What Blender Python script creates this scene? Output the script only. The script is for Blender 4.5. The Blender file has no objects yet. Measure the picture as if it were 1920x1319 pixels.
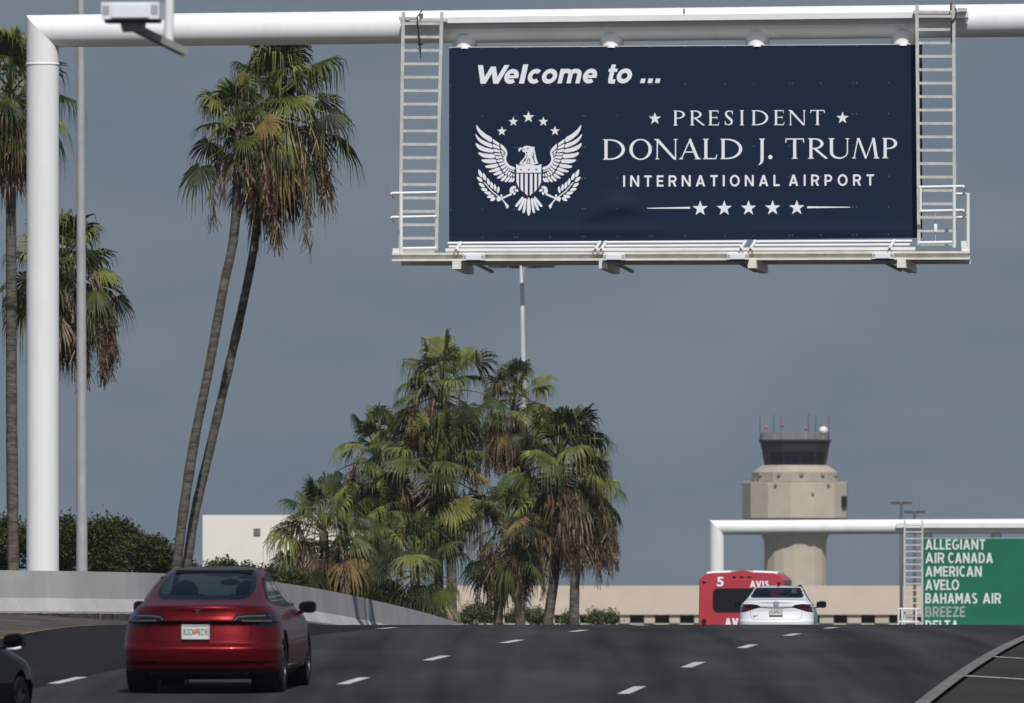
import bpy, math, random
import numpy as np
from mathutils import Vector, Matrix

# ------------------------------------------------------------------ camera, sky, sun, exposure
scene = bpy.context.scene
COL = scene.collection
F = 21333.0          # focal length in pixels of the 1920 px wide photograph (a 400 mm lens)
CZ = 9.5             # camera height above the low ground round the terminal
HY = 1105.0          # pixel row of the horizon

cam_d = bpy.data.cameras.new("camera")
cam = bpy.data.objects.new("camera", cam_d)
COL.objects.link(cam)
cam.location = (0, 0, CZ)
cam.rotation_euler = (math.radians(90), 0, 0)
cam_d.sensor_width = 36.0
cam_d.lens = 36.0 * F / 1920.0
cam_d.shift_y = (HY - 659.5) / 1920.0
cam_d.clip_start = 1.0
cam_d.clip_end = 20000.0
cam_d.dof.use_dof = True
cam_d.dof.focus_distance = 210.0
cam_d.dof.aperture_fstop = 8.5
scene.camera = cam

SUN_EL, SUN_AZ = 51.0, -11.0      # degrees; azimuth to the left of straight behind the camera
world = bpy.data.worlds.new("World")
scene.world = world
world.use_nodes = True
wn, wl = world.node_tree.nodes, world.node_tree.links
wn.clear()
w_out = wn.new("ShaderNodeOutputWorld")
w_bg = wn.new("ShaderNodeBackground")
w_sky = wn.new("ShaderNodeTexSky")
w_sky.sky_type = 'NISHITA'
w_sky.sun_disc = False
w_sky.sun_elevation = math.radians(SUN_EL)
w_sky.sun_rotation = math.radians(180 + SUN_AZ)
w_sky.altitude = 0
w_sky.air_density = 1.0
w_sky.dust_density = 0.6
w_sky.ozone_density = 1.0
# a bank of grey-blue storm cloud stands along the horizon, clear sky above it
w_tc = wn.new("ShaderNodeTexCoord")
w_sep = wn.new("ShaderNodeSeparateXYZ")
wl.new(w_tc.outputs["Generated"], w_sep.inputs[0])
w_map = wn.new("ShaderNodeMapRange")
w_map.interpolation_type = 'SMOOTHSTEP'
w_map.inputs["From Min"].default_value = 0.10
w_map.inputs["From Max"].default_value = 0.55
wl.new(w_sep.outputs["Z"], w_map.inputs["Value"])
w_scl = wn.new("ShaderNodeMapping")
w_scl.inputs["Scale"].default_value = (1.0, 1.0, 3.2)
wl.new(w_tc.outputs["Generated"], w_scl.inputs["Vector"])
w_noise = wn.new("ShaderNodeTexNoise")
w_noise.inputs["Scale"].default_value = 26.0
w_noise.inputs["Detail"].default_value = 3.0
wl.new(w_scl.outputs[0], w_noise.inputs["Vector"])
w_ramp = wn.new("ShaderNodeValToRGB")
w_ramp.color_ramp.elements[0].position = 0.33
w_ramp.color_ramp.elements[0].color = (1.62, 2.06, 2.58, 1)
w_ramp.color_ramp.elements[1].position = 0.68
w_ramp.color_ramp.elements[1].color = (1.98, 2.39, 2.86, 1)
wl.new(w_noise.outputs["Fac"], w_ramp.inputs["Fac"])
w_mix = wn.new("ShaderNodeMixRGB")
wl.new(w_map.outputs[0], w_mix.inputs["Fac"])
wl.new(w_ramp.outputs[0], w_mix.inputs["Color1"])
wl.new(w_sky.outputs[0], w_mix.inputs["Color2"])
wl.new(w_mix.outputs[0], w_bg.inputs["Color"])
w_bg.inputs["Strength"].default_value = 0.09
wl.new(w_bg.outputs[0], w_out.inputs["Surface"])

sun_d = bpy.data.lights.new("sun", 'SUN')
sun_d.energy = 4.2
sun_d.angle = math.radians(0.5)
sun_d.color = (1.0, 0.965, 0.91)
sun = bpy.data.objects.new("sun", sun_d)
COL.objects.link(sun)
_e, _a = math.radians(SUN_EL), math.radians(SUN_AZ)
_sv = Vector((-math.sin(_a) * math.cos(_e), -math.cos(_a) * math.cos(_e), math.sin(_e)))
sun.rotation_euler = (-_sv).to_track_quat('-Z', 'Y').to_euler()
sun.location = (0, -50, 120)

scene.view_settings.view_transform = 'Standard'
scene.view_settings.look = 'None'
scene.view_settings.exposure = 0.0
scene.view_settings.gamma = 1.0
scene.render.engine = 'CYCLES'
scene.cycles.max_bounces = 6
scene.cycles.transparent_max_bounces = 8
scene.cycles.use_denoising = True

# ------------------------------------------------------------------ helpers
def P(px, py, Y):
    """world point seen at a pixel of the photograph, Y metres away"""
    return Vector(((px - 960) * Y / F, Y, CZ + (HY - py) * Y / F))


def tag(o, label=None, cat=None, group=None, kind=None):
    if label: o['label'] = label
    if cat: o['category'] = cat
    if group: o['group'] = group
    if kind: o['kind'] = kind
    return o


WLOC = {}


def empty(name, loc, rz=0.0):
    o = bpy.data.objects.new(name, None)
    o.empty_display_size = 0.3
    o.location = loc
    o.rotation_euler = (0, 0, rz)
    COL.objects.link(o)
    WLOC[o] = Vector(loc)
    return o


class MB:
    """collects shapes; build() links them as ONE mesh object"""
    def __init__(s):
        s.v, s.f, s.m = [], [], []

    def face(s, pts, mi=0):
        i = len(s.v)
        s.v += [tuple(p) for p in pts]
        s.f.append(tuple(range(i, i + len(pts))))
        s.m.append(mi)

    def hexa(s, b, t, mi=0):
        """prism between loops b and t (same count)"""
        i, n = len(s.v), len(b)
        s.v += [tuple(p) for p in b] + [tuple(p) for p in t]
        s.f.append(tuple(i + k for k in reversed(range(n)))); s.m.append(mi)
        s.f.append(tuple(i + n + k for k in range(n))); s.m.append(mi)
        for k in range(n):
            j = (k + 1) % n
            s.f.append((i + k, i + j, i + n + j, i + n + k)); s.m.append(mi)

    def box(s, c, h, ax=None, mi=0):
        """box at centre c, half sizes h, axes ax"""
        c = Vector(c)
        X, Y, Z = ax if ax else (Vector((1, 0, 0)), Vector((0, 1, 0)), Vector((0, 0, 1)))
        q = [(-1, -1), (1, -1), (1, 1), (-1, 1)]
        b = [c + X * h[0] * i + Y * h[1] * j - Z * h[2] for i, j in q]
        t = [c + X * h[0] * i + Y * h[1] * j + Z * h[2] for i, j in q]
        s.hexa(b, t, mi)

    def bar(s, p0, p1, w, d, up=(0, 0, 1), mi=0):
        """rectangular bar from p0 to p1, w across, d along up"""
        p0, p1 = Vector(p0), Vector(p1)
        t = (p1 - p0).normalized()
        a = t.cross(Vector(up)).normalized()
        b = a.cross(t).normalized()
        q = [(-1, -1), (1, -1), (1, 1), (-1, 1)]
        s.hexa([p0 + a * w / 2 * i + b * d / 2 * j for i, j in q], [p1 + a * w / 2 * i + b * d / 2 * j for i, j in q], mi)

    def tube(s, path, rad, n=12, mi=0, cap=True, mitre=False):
        path = [Vector(p) for p in path]
        if not hasattr(rad, '__len__'): rad = [rad] * len(path)
        base = len(s.v)
        pa = None
        for k, p in enumerate(path):
            t0 = (path[k] - path[k - 1]).normalized() if k else None
            t1 = (path[k + 1] - path[k]).normalized() if k + 1 < len(path) else None
            t = (t0 + t1).normalized() if t0 and t1 else (t0 or t1)
            if pa is None:
                pa = Vector((1, 0, 0)) if abs(t.x) < .9 else Vector((0, 0, 1))
            a = (pa - t * pa.dot(t)).normalized()
            b = t.cross(a)
            pa = a
            for j in range(n):
                an = 2 * math.pi * j / n
                o = (a * math.cos(an) + b * math.sin(an)) * rad[k]
                if mitre and t0 and t1:
                    # push the ring out along the bend so that both legs keep their bore
                    bis = (t1 - t0)
                    if bis.length > 1e-6:
                        bis.normalize()
                        o += bis * o.dot(bis) * (1 / max(.2, t.dot(t0)) - 1)
                s.v.append(tuple(p + o))
        for k in range(len(path) - 1):
            for j in range(n):
                jj = (j + 1) % n
                s.f.append((base + k * n + j, base + k * n + jj, base + (k + 1) * n + jj, base + (k + 1) * n + j)); s.m.append(mi)
        if cap:
            s.f.append(tuple(base + j for j in reversed(range(n)))); s.m.append(mi)
            e = base + (len(path) - 1) * n
            s.f.append(tuple(e + j for j in range(n))); s.m.append(mi)

    def lathe(s, prof, c, n=24, mi=0, axis='z', a0=0.0):
        """profile of (r, h) round a vertical or a lateral axis through c"""
        c = Vector(c)
        base = len(s.v)
        for r, h in prof:
            for j in range(n):
                an = 2 * math.pi * j / n + a0
                if axis == 'z': s.v.append((c.x + r * math.cos(an), c.y + r * math.sin(an), c.z + h))
                else: s.v.append((c.x + h, c.y + r * math.cos(an), c.z + r * math.sin(an)))
        for k in range(len(prof) - 1):
            for j in range(n):
                jj = (j + 1) % n
                s.f.append((base + k * n + j, base + k * n + jj, base + (k + 1) * n + jj, base + (k + 1) * n + j)); s.m.append(mi)

    def ball(s, c, r, n=10, mi=0):
        r = r if hasattr(r, '__len__') else (r, r, r)
        base = len(s.v)
        for i in range(n + 1):
            th = math.pi * i / n
            for j in range(2 * n):
                ph = math.pi * j / n
                s.v.append((c[0] + r[0] * math.sin(th) * math.cos(ph), c[1] + r[1] * math.sin(th) * math.sin(ph), c[2] + r[2] * math.cos(th)))
        for i in range(n):
            for j in range(2 * n):
                jj = (j + 1) % (2 * n)
                s.f.append((base + i * 2 * n + j, base + (i + 1) * 2 * n + j, base + (i + 1) * 2 * n + jj, base + i * 2 * n + jj)); s.m.append(mi)

    def build(s, name, mats, parent=None, smooth=False, local=False, angle=None):
        me = bpy.data.meshes.new(name)
        v = s.v
        if parent is not None and not local:
            o = WLOC.get(parent, Vector((0, 0, 0)))
            v = [(a - o.x, b - o.y, c - o.z) for a, b, c in s.v]
        me.from_pydata(v, [], s.f)
        if not isinstance(mats, (list, tuple)): mats = [mats]
        for m in mats: me.materials.append(m)
        if len(mats) > 1: me.polygons.foreach_set('material_index', s.m)
        if smooth: me.polygons.foreach_set('use_smooth', [True] * len(s.f))
        me.update()
        ob = bpy.data.objects.new(name, me)
        COL.objects.link(ob)
        if parent is not None:
            ob.parent = parent
            WLOC[ob] = WLOC.get(parent, Vector((0, 0, 0)))
        if smooth and angle:
            me.set_sharp_from_angle(angle=math.radians(angle))
        return ob


def mat(name, col, rough=.6, metal=0.0, spec=.5, var=0.0, scale=1.0, col2=None, bump=0.0, bscale=None, coat=0.0, stretch=None, trans=0.0, coord='Object', lo=.35, hi=.65):
    m = bpy.data.materials.new(name)
    m.use_nodes = True
    nt = m.node_tree
    b = nt.nodes["Principled BSDF"]
    b.inputs["Base Color"].default_value = (*col, 1)
    b.inputs["Roughness"].default_value = rough
    b.inputs["Metallic"].default_value = metal
    b.inputs["Specular IOR Level"].default_value = spec
    if coat:
        b.inputs["Coat Weight"].default_value = coat
        b.inputs["Coat Roughness"].default_value = .03
    if trans: b.inputs["Transmission Weight"].default_value = trans
    if var or col2 or bump:
        tc = nt.nodes.new("ShaderNodeTexCoord")
        vec = tc.outputs[coord]
        if stretch:
            mp = nt.nodes.new("ShaderNodeMapping")
            mp.inputs["Scale"].default_value = stretch
            nt.links.new(vec, mp.inputs["Vector"]); vec = mp.outputs[0]
    if var or col2:
        nz = nt.nodes.new("ShaderNodeTexNoise")
        nz.inputs["Scale"].default_value = scale
        nz.inputs["Detail"].default_value = 6
        nz.inputs["Roughness"].default_value = .62
        nt.links.new(vec, nz.inputs["Vector"])
        rp = nt.nodes.new("ShaderNodeValToRGB")
        c2 = col2 if col2 else tuple(min(1, c * (1 + var)) for c in col)
        c1 = col if col2 else tuple(c * (1 - var) for c in col)
        rp.color_ramp.elements[0].position = lo; rp.color_ramp.elements[0].color = (*c1, 1)
        rp.color_ramp.elements[1].position = hi; rp.color_ramp.elements[1].color = (*c2, 1)
        nt.links.new(nz.outputs["Fac"], rp.inputs["Fac"])
        nt.links.new(rp.outputs[0], b.inputs["Base Color"])
    if bump:
        bz = nt.nodes.new("ShaderNodeTexNoise")
        bz.inputs["Scale"].default_value = bscale or scale * 4
        bz.inputs["Detail"].default_value = 5
        nt.links.new(vec, bz.inputs["Vector"])
        bp = nt.nodes.new("ShaderNodeBump")
        bp.inputs["Strength"].default_value = bump
        bp.inputs["Distance"].default_value = .02
        nt.links.new(bz.outputs["Fac"], bp.inputs["Height"])
        nt.links.new(bp.outputs[0], b.inputs["Normal"])
    return m


def glass_mat(name, tint, alpha=.5, rough=.02):
    """thin tinted pane: part see-through, part mirror-like"""
    m = bpy.data.materials.new(name)
    m.use_nodes = True
    nt = m.node_tree
    nt.nodes.clear()
    out = nt.nodes.new("ShaderNodeOutputMaterial")
    tr = nt.nodes.new("ShaderNodeBsdfTransparent"); tr.inputs[0].default_value = (*tint, 1)
    gl = nt.nodes.new("ShaderNodeBsdfGlossy"); gl.inputs["Roughness"].default_value = rough
    gl.inputs["Color"].default_value = (.9, .95, 1, 1)
    lw = nt.nodes.new("ShaderNodeLayerWeight"); lw.inputs["Blend"].default_value = .5
    pw = nt.nodes.new("ShaderNodeMath"); pw.operation = 'POWER'; pw.inputs[1].default_value = 4.5
    nt.links.new(lw.outputs["Facing"], pw.inputs[0])
    fr = nt.nodes.new("ShaderNodeMath"); fr.operation = 'MULTIPLY_ADD'; fr.inputs[1].default_value = .30; fr.inputs[2].default_value = .03
    nt.links.new(pw.outputs[0], fr.inputs[0])
    mx = nt.nodes.new("ShaderNodeMixShader")
    nt.links.new(fr.outputs[0], mx.inputs[0]); nt.links.new(tr.outputs[0], mx.inputs[1]); nt.links.new(gl.outputs[0], mx.inputs[2])
    nt.links.new(mx.outputs[0], out.inputs[0])
    return m


M = {}
M['white'] = mat('white_paint', (.745, .75, .76), .42, spec=.35, col2=(.66, .66, .65), scale=1.6, stretch=(1, 1, .30), lo=.46, hi=.80)
M['cream'] = mat('weathered_white_paint', (.70, .68, .62), .5, var=.10, scale=3.0, spec=.35)
M['rust'] = mat('rust', (.16, .06, .03), .9, var=.4, scale=30)
M['alu'] = mat('bare_aluminium', (.56, .55, .53), .5, metal=.25, var=.12, scale=6)
M['grate'] = mat('steel_grating', (.33, .32, .30), .7, var=.2, scale=20)
M['navy'] = mat('navy_vinyl', (.0076, .0166, .0405), .55, spec=.14, var=.05, scale=.7, bump=.10, bscale=.8)
M['letter'] = mat('white_vinyl', (.74, .75, .79), .55, spec=.3)
M['fixture'] = mat('white_lamp_housing', (.74, .76, .80), .4)
M['dark'] = mat('dark_bracket', (.045, .045, .045), .6)
M['slot'] = mat('vent_slot_grey', (.20, .21, .23), .7)
M['green'] = mat('green_sign_sheeting', (.007, .128, .070), .45, spec=.35, var=.10, scale=.45)
M['letter2'] = mat('white_sign_lettering', (.62, .66, .64), .55)
M['letterdim'] = mat('faded_sign_lettering', (.30, .35, .32), .6)


def road_mat(name, c_lo, c_hi, fleck, track=.5):
    """worn asphalt: broad patches, wheel tracks along the lane, pale stone flecks, dark smears"""
    m = bpy.data.materials.new(name); m.use_nodes = True
    nt = m.node_tree; L = nt.links
    b = nt.nodes["Principled BSDF"]; b.inputs["Roughness"].default_value = .95; b.inputs["Specular IOR Level"].default_value = .06
    tc = nt.nodes.new("ShaderNodeTexCoord")

    def noise(sc, stretch, detail=4, rough=.6, rot=0.0):
        mp = nt.nodes.new("ShaderNodeMapping"); mp.inputs["Scale"].default_value = stretch; mp.inputs["Rotation"].default_value = (0, 0, rot)
        L.new(tc.outputs["Object"], mp.inputs["Vector"])
        n = nt.nodes.new("ShaderNodeTexNoise"); n.inputs["Scale"].default_value = sc; n.inputs["Detail"].default_value = detail; n.inputs["Roughness"].default_value = rough
        L.new(mp.outputs[0], n.inputs["Vector"]); return n.outputs["Fac"]

    def ramp(v, p0, c0, p1, c1):
        r = nt.nodes.new("ShaderNodeValToRGB"); e = r.color_ramp.elements
        e[0].position = p0; e[0].color = (*c0, 1); e[1].position = p1; e[1].color = (*c1, 1)
        L.new(v, r.inputs["Fac"]); return r.outputs[0]

    def mul(a_, b_, f=1.0):
        x = nt.nodes.new("ShaderNodeMixRGB"); x.blend_type = 'MULTIPLY'; x.inputs[0].default_value = f
        L.new(a_, x.inputs[1]); L.new(b_, x.inputs[2]); return x.outputs[0]
    base = ramp(noise(.42, (1, .22, 1), 6), .34, c_lo, .66, c_hi)
    tr = ramp(noise(1.15, (1, .012, 1), 2, rot=.074), .38, (1 - track * .30,) * 3, .62, (1 + track * .16,) * 3)
    sm = ramp(noise(.16, (.35, 1, 1), 5, .7, rot=-.25), .30, (.72, .72, .73), .42, (1, 1, 1))
    c = mul(mul(base, tr), sm)
    fl = ramp(noise(9.0, (1, .35, 1), 3, .8), .66, (0, 0, 0), .80, fleck)
    ad = nt.nodes.new("ShaderNodeMixRGB"); ad.blend_type = 'ADD'; ad.inputs[0].default_value = 1
    L.new(c, ad.inputs[1]); L.new(fl, ad.inputs[2])
    L.new(ad.outputs[0], b.inputs["Base Color"])
    return m


M['asphalt'] = road_mat('asphalt', (.0285, .0279, .0282), (.0415, .0406, .0408), (.05, .05, .048), 1.25)
M['asphalt_new'] = road_mat('new_dark_asphalt', (.0125, .0126, .0138), (.0175, .0173, .0185), (.02, .02, .02), .4)
M['asphalt_old'] = road_mat('old_brown_asphalt', (.0285, .0262, .0245), (.044, .0395, .0360), (.06, .05, .04), .5)
M['shoulder'] = mat('dusty_shoulder', (.048, .043, .038), .97, spec=.06, col2=(.095, .084, .072), scale=.9, bump=.4, bscale=14, stretch=(1, .22, 1))
M['mark'] = mat('road_paint', (.30, .30, .295), .85, spec=.1, col2=(.52, .52, .51), scale=9.0)
M['yellow'] = mat('yellow_road_paint', (.27, .16, .05), .8, spec=.15, col2=(.12, .085, .05), scale=3.0)
M['strip'] = mat('worn_edge_paint', (.085, .083, .078), .9, spec=.1, col2=(.19, .186, .178), scale=6.0, stretch=(1, .9, 1))
M['concrete'] = mat('concrete', (.34, .335, .325), .9, spec=.15, col2=(.43, .425, .41), scale=.9, bump=.12, bscale=10, stretch=(1, .6, .5))
M['ground'] = mat('dry_ground', (.09, .085, .05), .95, spec=.05, col2=(.14, .125, .08), scale=.12)
M['beige'] = mat('beige_stucco', (.55, .46, .385), .9, spec=.1, var=.05, scale=.4)
M['beige2'] = mat('beige_trim', (.46, .41, .35), .9, spec=.1, var=.08, scale=.6)
M['tower'] = mat('tower_concrete', (.45, .40, .325), .9, spec=.1, var=.06, scale=.5)
M['towerlow'] = mat('tower_parapet_concrete', (.36, .32, .26), .9, spec=.1, var=.10, scale=.7)
M['cab'] = mat('tower_dark_glass', (.006, .009, .014), .2, spec=.3)
M['cabtop'] = mat('tower_dark_fascia', (.020, .016, .016), .6, var=.1, scale=2)
M['stucco'] = mat('white_stucco', (.69, .655, .61), .9, spec=.1, var=.04, scale=.5)
M['vent'] = mat('vent_metal', (.22, .22, .21), .6, var=.1, scale=6)
M['mast'] = mat('galvanised_mast', (.38, .39, .40), .5, metal=.2, var=.08, scale=3)
M['black'] = mat('black_plastic', (.008, .008, .009), .55, spec=.35)
M['blackmetal'] = mat('dark_metal', (.035, .033, .03), .5)
M['tyre'] = mat('tyre_rubber', (.009, .009, .009), .85, spec=.2)
M['rim'] = mat('dark_alloy', (.035, .035, .038), .4, metal=.6)
M['chrome'] = mat('chrome', (.7, .7, .72), .15, metal=1.0)
M['inside'] = mat('dark_upholstery', (.010, .010, .011), .9, spec=.15)
M['redpaint'] = mat('red_car_paint', (.118, .0020, .0042), .36, metal=.65, spec=.25, coat=.20)
M['whitepaint'] = mat('white_car_paint', (.70, .72, .74), .35, spec=.5, coat=.8)
M['blackpaint'] = mat('black_car_paint', (.0015, .0017, .0022), .06, spec=.06, coat=0.0)
M['lamp'] = mat('smoked_tail_lens', (.008, .006, .007), .12, spec=.35)
M['lampred'] = mat('red_tail_lens', (.060, .006, .006), .15, spec=.6)
M['seam'] = mat('panel_gap', (.004, .003, .003), .9, spec=.05)
M['plate'] = mat('licence_plate', (.58, .60, .58), .5)
M['plateink'] = mat('plate_ink', (.02, .07, .06), .6)
M['orange'] = mat('plate_orange', (.62, .15, .05), .6)
M['leafgreen'] = mat('plate_green', (.16, .30, .14), .6)
M['busred'] = mat('bus_red_paint', (.42, .040, .058), .4, spec=.45, var=.06, scale=.8, coat=.3)
M['busroof'] = mat('bus_white_roof', (.68, .69, .71), .45)
M['glass'] = glass_mat('car_glass', (.36, .43, .39))
M['glassdark'] = mat('dark_bus_glass', (.012, .013, .014), .25, spec=.45)
M['roofglass'] = mat('black_roof_glass', (.003, .004, .006), .18, spec=.07)
M['mirror'] = mat('mirror_glass', (.05, .055, .055), .05, metal=1.0)
M['frond'] = [mat('palm_green', (.046, .060, .011), .50, spec=.22, var=.40, scale=1.6),
              mat('palm_dark_green', (.020, .028, .006), .52, spec=.20, var=.40, scale=1.6),
              mat('palm_yellow_green', (.112, .120, .024), .50, spec=.24, var=.35, scale=1.6),
              mat('palm_straw', (.150, .105, .042), .75, spec=.15, var=.35, scale=3)]
M['dead'] = [mat('dead_frond_brown', (.075, .046, .026), .85, spec=.10, var=.45, scale=2.5),
             mat('dead_frond_dark', (.026, .017, .011), .9, spec=.08, var=.4, scale=2.5),
             mat('dead_frond_pale', (.25, .19, .135), .85, spec=.10, var=.35, scale=3)]
M['trunk'] = mat('palm_bark', (.055, .046, .037), .95, spec=.06, col2=(.145, .128, .108), scale=3.2, bump=1.0, bscale=9, stretch=(1, 1, 3.2))
M['trunkdark'] = mat('palm_bark_shaded', (.075, .058, .043), .95, spec=.08, col2=(.15, .125, .10), scale=3.5, bump=.9, bscale=12, stretch=(1, 1, 1.8))  # unused second bark, crown shade on a trunk put into its colour
M['leaf'] = [mat('leaf_green', (.036, .043, .010), .6, spec=.15, var=.35, scale=1.0),
             mat('leaf_dark', (.020, .026, .007), .6, spec=.2, var=.35, scale=1.0),
             mat('leaf_olive', (.062, .062, .016), .6, spec=.15, var=.35, scale=1.0)]
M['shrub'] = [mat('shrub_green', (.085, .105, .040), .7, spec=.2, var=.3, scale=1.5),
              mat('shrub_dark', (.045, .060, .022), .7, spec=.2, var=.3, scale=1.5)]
M['bark'] = mat('tree_bark', (.09, .07, .05), .95, spec=.1, var=.3, scale=4)

# ------------------------------------------------------------------ the road over the crest, the ground round it
def zr(Y):
    """road height above the low ground"""
    if Y < 110: z = -1.765 - .0280 * (110 - Y)
    elif Y < 191: z = -.63 - .000173 * (191 - Y) ** 2
    elif Y < 327: z = -.63 - .00011 * (Y - 191) ** 2
    else: z = max(-2.665 - .030 * (Y - 327), -9.38)
    return CZ + z


_ys = np.arange(0, 701, 1.0)
_sl = np.interp(_ys, [0, 190, 230, 323, 380, 700], [.0751, .0751, .025, .02, .055, .055])
_xc = np.cumsum(_sl); _xc += 1.44 - np.interp(134, _ys, _xc)


def XC(Y): return float(np.interp(Y, _ys, _xc))        # dashed line right of the sedan's lane
def XB(Y): return XC(Y) - 3.62
def XA(Y): return XC(Y) - 7.10
def XR(Y): return XC(Y) + 3.50                          # worn edge line
def XL(Y): return float(np.interp(Y, [0, 100, 166, 205, 222, 245, 270, 300, 340, 400, 700], [-8.6, -8.2, -7.5, -7.0, -6.0, -4.0, -2.6, -.9, .6, 3.2, 19]))


def sup(X, Y): return .20 * min(1, max(0, (XL(Y) - X) / 2.6))    # the left shoulder tilts up towards the barrier


BAR = [(-26, 188), (-19, 199), (-14, 207.5), (-9.7, 215), (-8.3, 218), (-7.1, 222), (-6.0, 230), (-4.8, 245), (-3.35, 270), (-1.5, 300), (.6, 340), (2.0, 372)]
_by = [b[1] for b in BAR]; _bx = [b[0] for b in BAR]


def XBAR(Y): return float(np.interp(Y, _by, _bx))


def G(X, Y):
    """terrain height"""
    top = zr(Y) - .35
    xl = XBAR(Y) - 6 - max(0, 300 - Y) * .05 if Y < 372 else XL(Y) - 3
    xr = XR(Y) + 14
    d = max(0, xl - X, X - xr)
    k = min(1, d / 26.0)
    k = k * k * (3 - 2 * k)
    low = 0.0 if Y > 60 else 0.0
    return top * (1 - k) + low * k if top > low else min(low, top + .1)


def sheet(name, xl, xr, y0, y1, dz, m, nx=6, dy=2.0, lift=None, kind='structure'):
    mb = MB()
    n = int(round((y1 - y0) / dy))
    rows = []
    for i in range(n + 1):
        Y = y0 + (y1 - y0) * i / n
        a, b = xl(Y), xr(Y)
        for k in range(nx + 1):
            X = a + (b - a) * k / nx
            mb.v.append((X, Y, zr(Y) + dz + (lift(X, Y) if lift else 0)))
    for i in range(n):
        for k in range(nx):
            q = i * (nx + 1) + k
            mb.f.append((q, q + 1, q + nx + 2, q + nx + 1)); mb.m.append(0)
    o = mb.build(name, m)
    return tag(o, kind=kind)


def build_ground():
    xs = sorted(set([-3000, -1500, -800, -400, -250, -160] + list(np.arange(-100, 101, 4.0)) + [130, 160, 250, 400, 800, 1500, 3000]))
    ys = sorted(set([-400, -200, -60, -20] + list(np.arange(0, 601, 6.0)) + [650, 800, 1200, 2000, 4000, 8000]))
    mb = MB()
    for y in ys:
        for x in xs:
            yy = min(max(y, 0), 690)
            z = G(x, yy) if y >= -1 else G(x, 0) * max(0, 1 + y / 400)
            mb.v.append((x, y, min(z, zr(yy) - .35) if zr(yy) > .6 else -.3))
    nx = len(xs)
    for i in range(len(ys) - 1):
        for k in range(nx - 1):
            q = i * nx + k
            mb.f.append((q, q + 1, q + nx + 1, q + nx)); mb.m.append(0)
    tag(mb.build('ground', M['ground'], smooth=True), kind='structure')


build_ground()
sheet('road', XA, XR, 40, 600, .012, M['asphalt'], nx=12)
sheet('left_lane_road', lambda Y: XL(Y), lambda Y: XA(Y), 40, 600, .008, M['asphalt_new'], nx=6)
sheet('road_shoulder', lambda Y: (XBAR(Y) - .6 if Y > 188 else -26.6), lambda Y: XL(Y) + .02, 40, 372, .004, M['shoulder'], nx=10, lift=sup)
sheet('right_shoulder_road', lambda Y: XR(Y) + .24, lambda Y: XR(Y) + 12, 40, 420, .008, M['asphalt_old'], nx=8)
sheet('kerb_strip', lambda Y: XR(Y) + .02, lambda Y: XR(Y) + .19, 40, 420, .022, M['strip'], nx=1)
sheet('yellow_edge_line', lambda Y: XL(Y) - .04, lambda Y: XL(Y) + .04, 60, 206, .016, M['yellow'], nx=1)


def dash(xf, Y0, L=3.05, w=.15):
    mb = MB()
    n = 4
    for i in range(n):
        a, b = Y0 + L * i / n, Y0 + L * (i + 1) / n
        mb.face([(xf(a) - w / 2, a, zr(a) + .018), (xf(a) + w / 2, a, zr(a) + .018), (xf(b) + w / 2, b, zr(b) + .018), (xf(b) - w / 2, b, zr(b) + .018)])
    return mb.build('lane_dash', M['mark'])


DASH = [(XB, [136.0, 148.3, 161.5, 175.3, 190.5], 'middle dashed line'),
        (XC, [132.0, 144.2, 157.0, 169.3, 181.6], 'right-hand dashed line'),
        (XA, [136.2, 181.2, 196.0], 'left-hand dashed line beside the darkest lane')]
ORD = ['first', 'second', 'third', 'fourth', 'fifth', 'sixth']
for xf, lst, what in DASH:
    for i, y in enumerate(lst):
        tag(dash(xf, y, w=.145), ('nearest' if i == 0 else ORD[i]) + ' white dash from the viewer in the ' + what, 'lane marking', 'white lane dashes on the road')
# thin painted lines on the brown shoulder to the right
for i, (pa, pb, Ya, Yb, lab) in enumerate([((1790, 1270), (1935, 1279), 140.2, 138.0, 'lower thin white line across the brown shoulder at the right edge'),
                                          ((1852, 1233), (1935, 1238.5), 150.9, 149.2, 'upper thin white line across the brown shoulder at the right edge')]):
    mb = MB()
    for k in range(6):
        q = []
        for t, dy in ((k / 6, -.16), ((k + 1) / 6, -.16), ((k + 1) / 6, .16), (k / 6, .16)):
            px = pa[0] + (pb[0] - pa[0]) * t
            Y = Ya + (Yb - Ya) * t + dy
            q.append(((px - 960) * Y / F, Y, zr(Y) + .018))
        mb.face(q)
    tag(mb.build('painted_line', M['mark']), lab, 'road marking', 'thin lines painted on the right shoulder')


# ------------------------------------------------------------------ concrete barrier, cast in lengths with open joints
M['stain'] = mat('grimy_concrete', (.035, .032, .029), .95, spec=.05, col2=(.11, .10, .09), scale=5)


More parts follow.
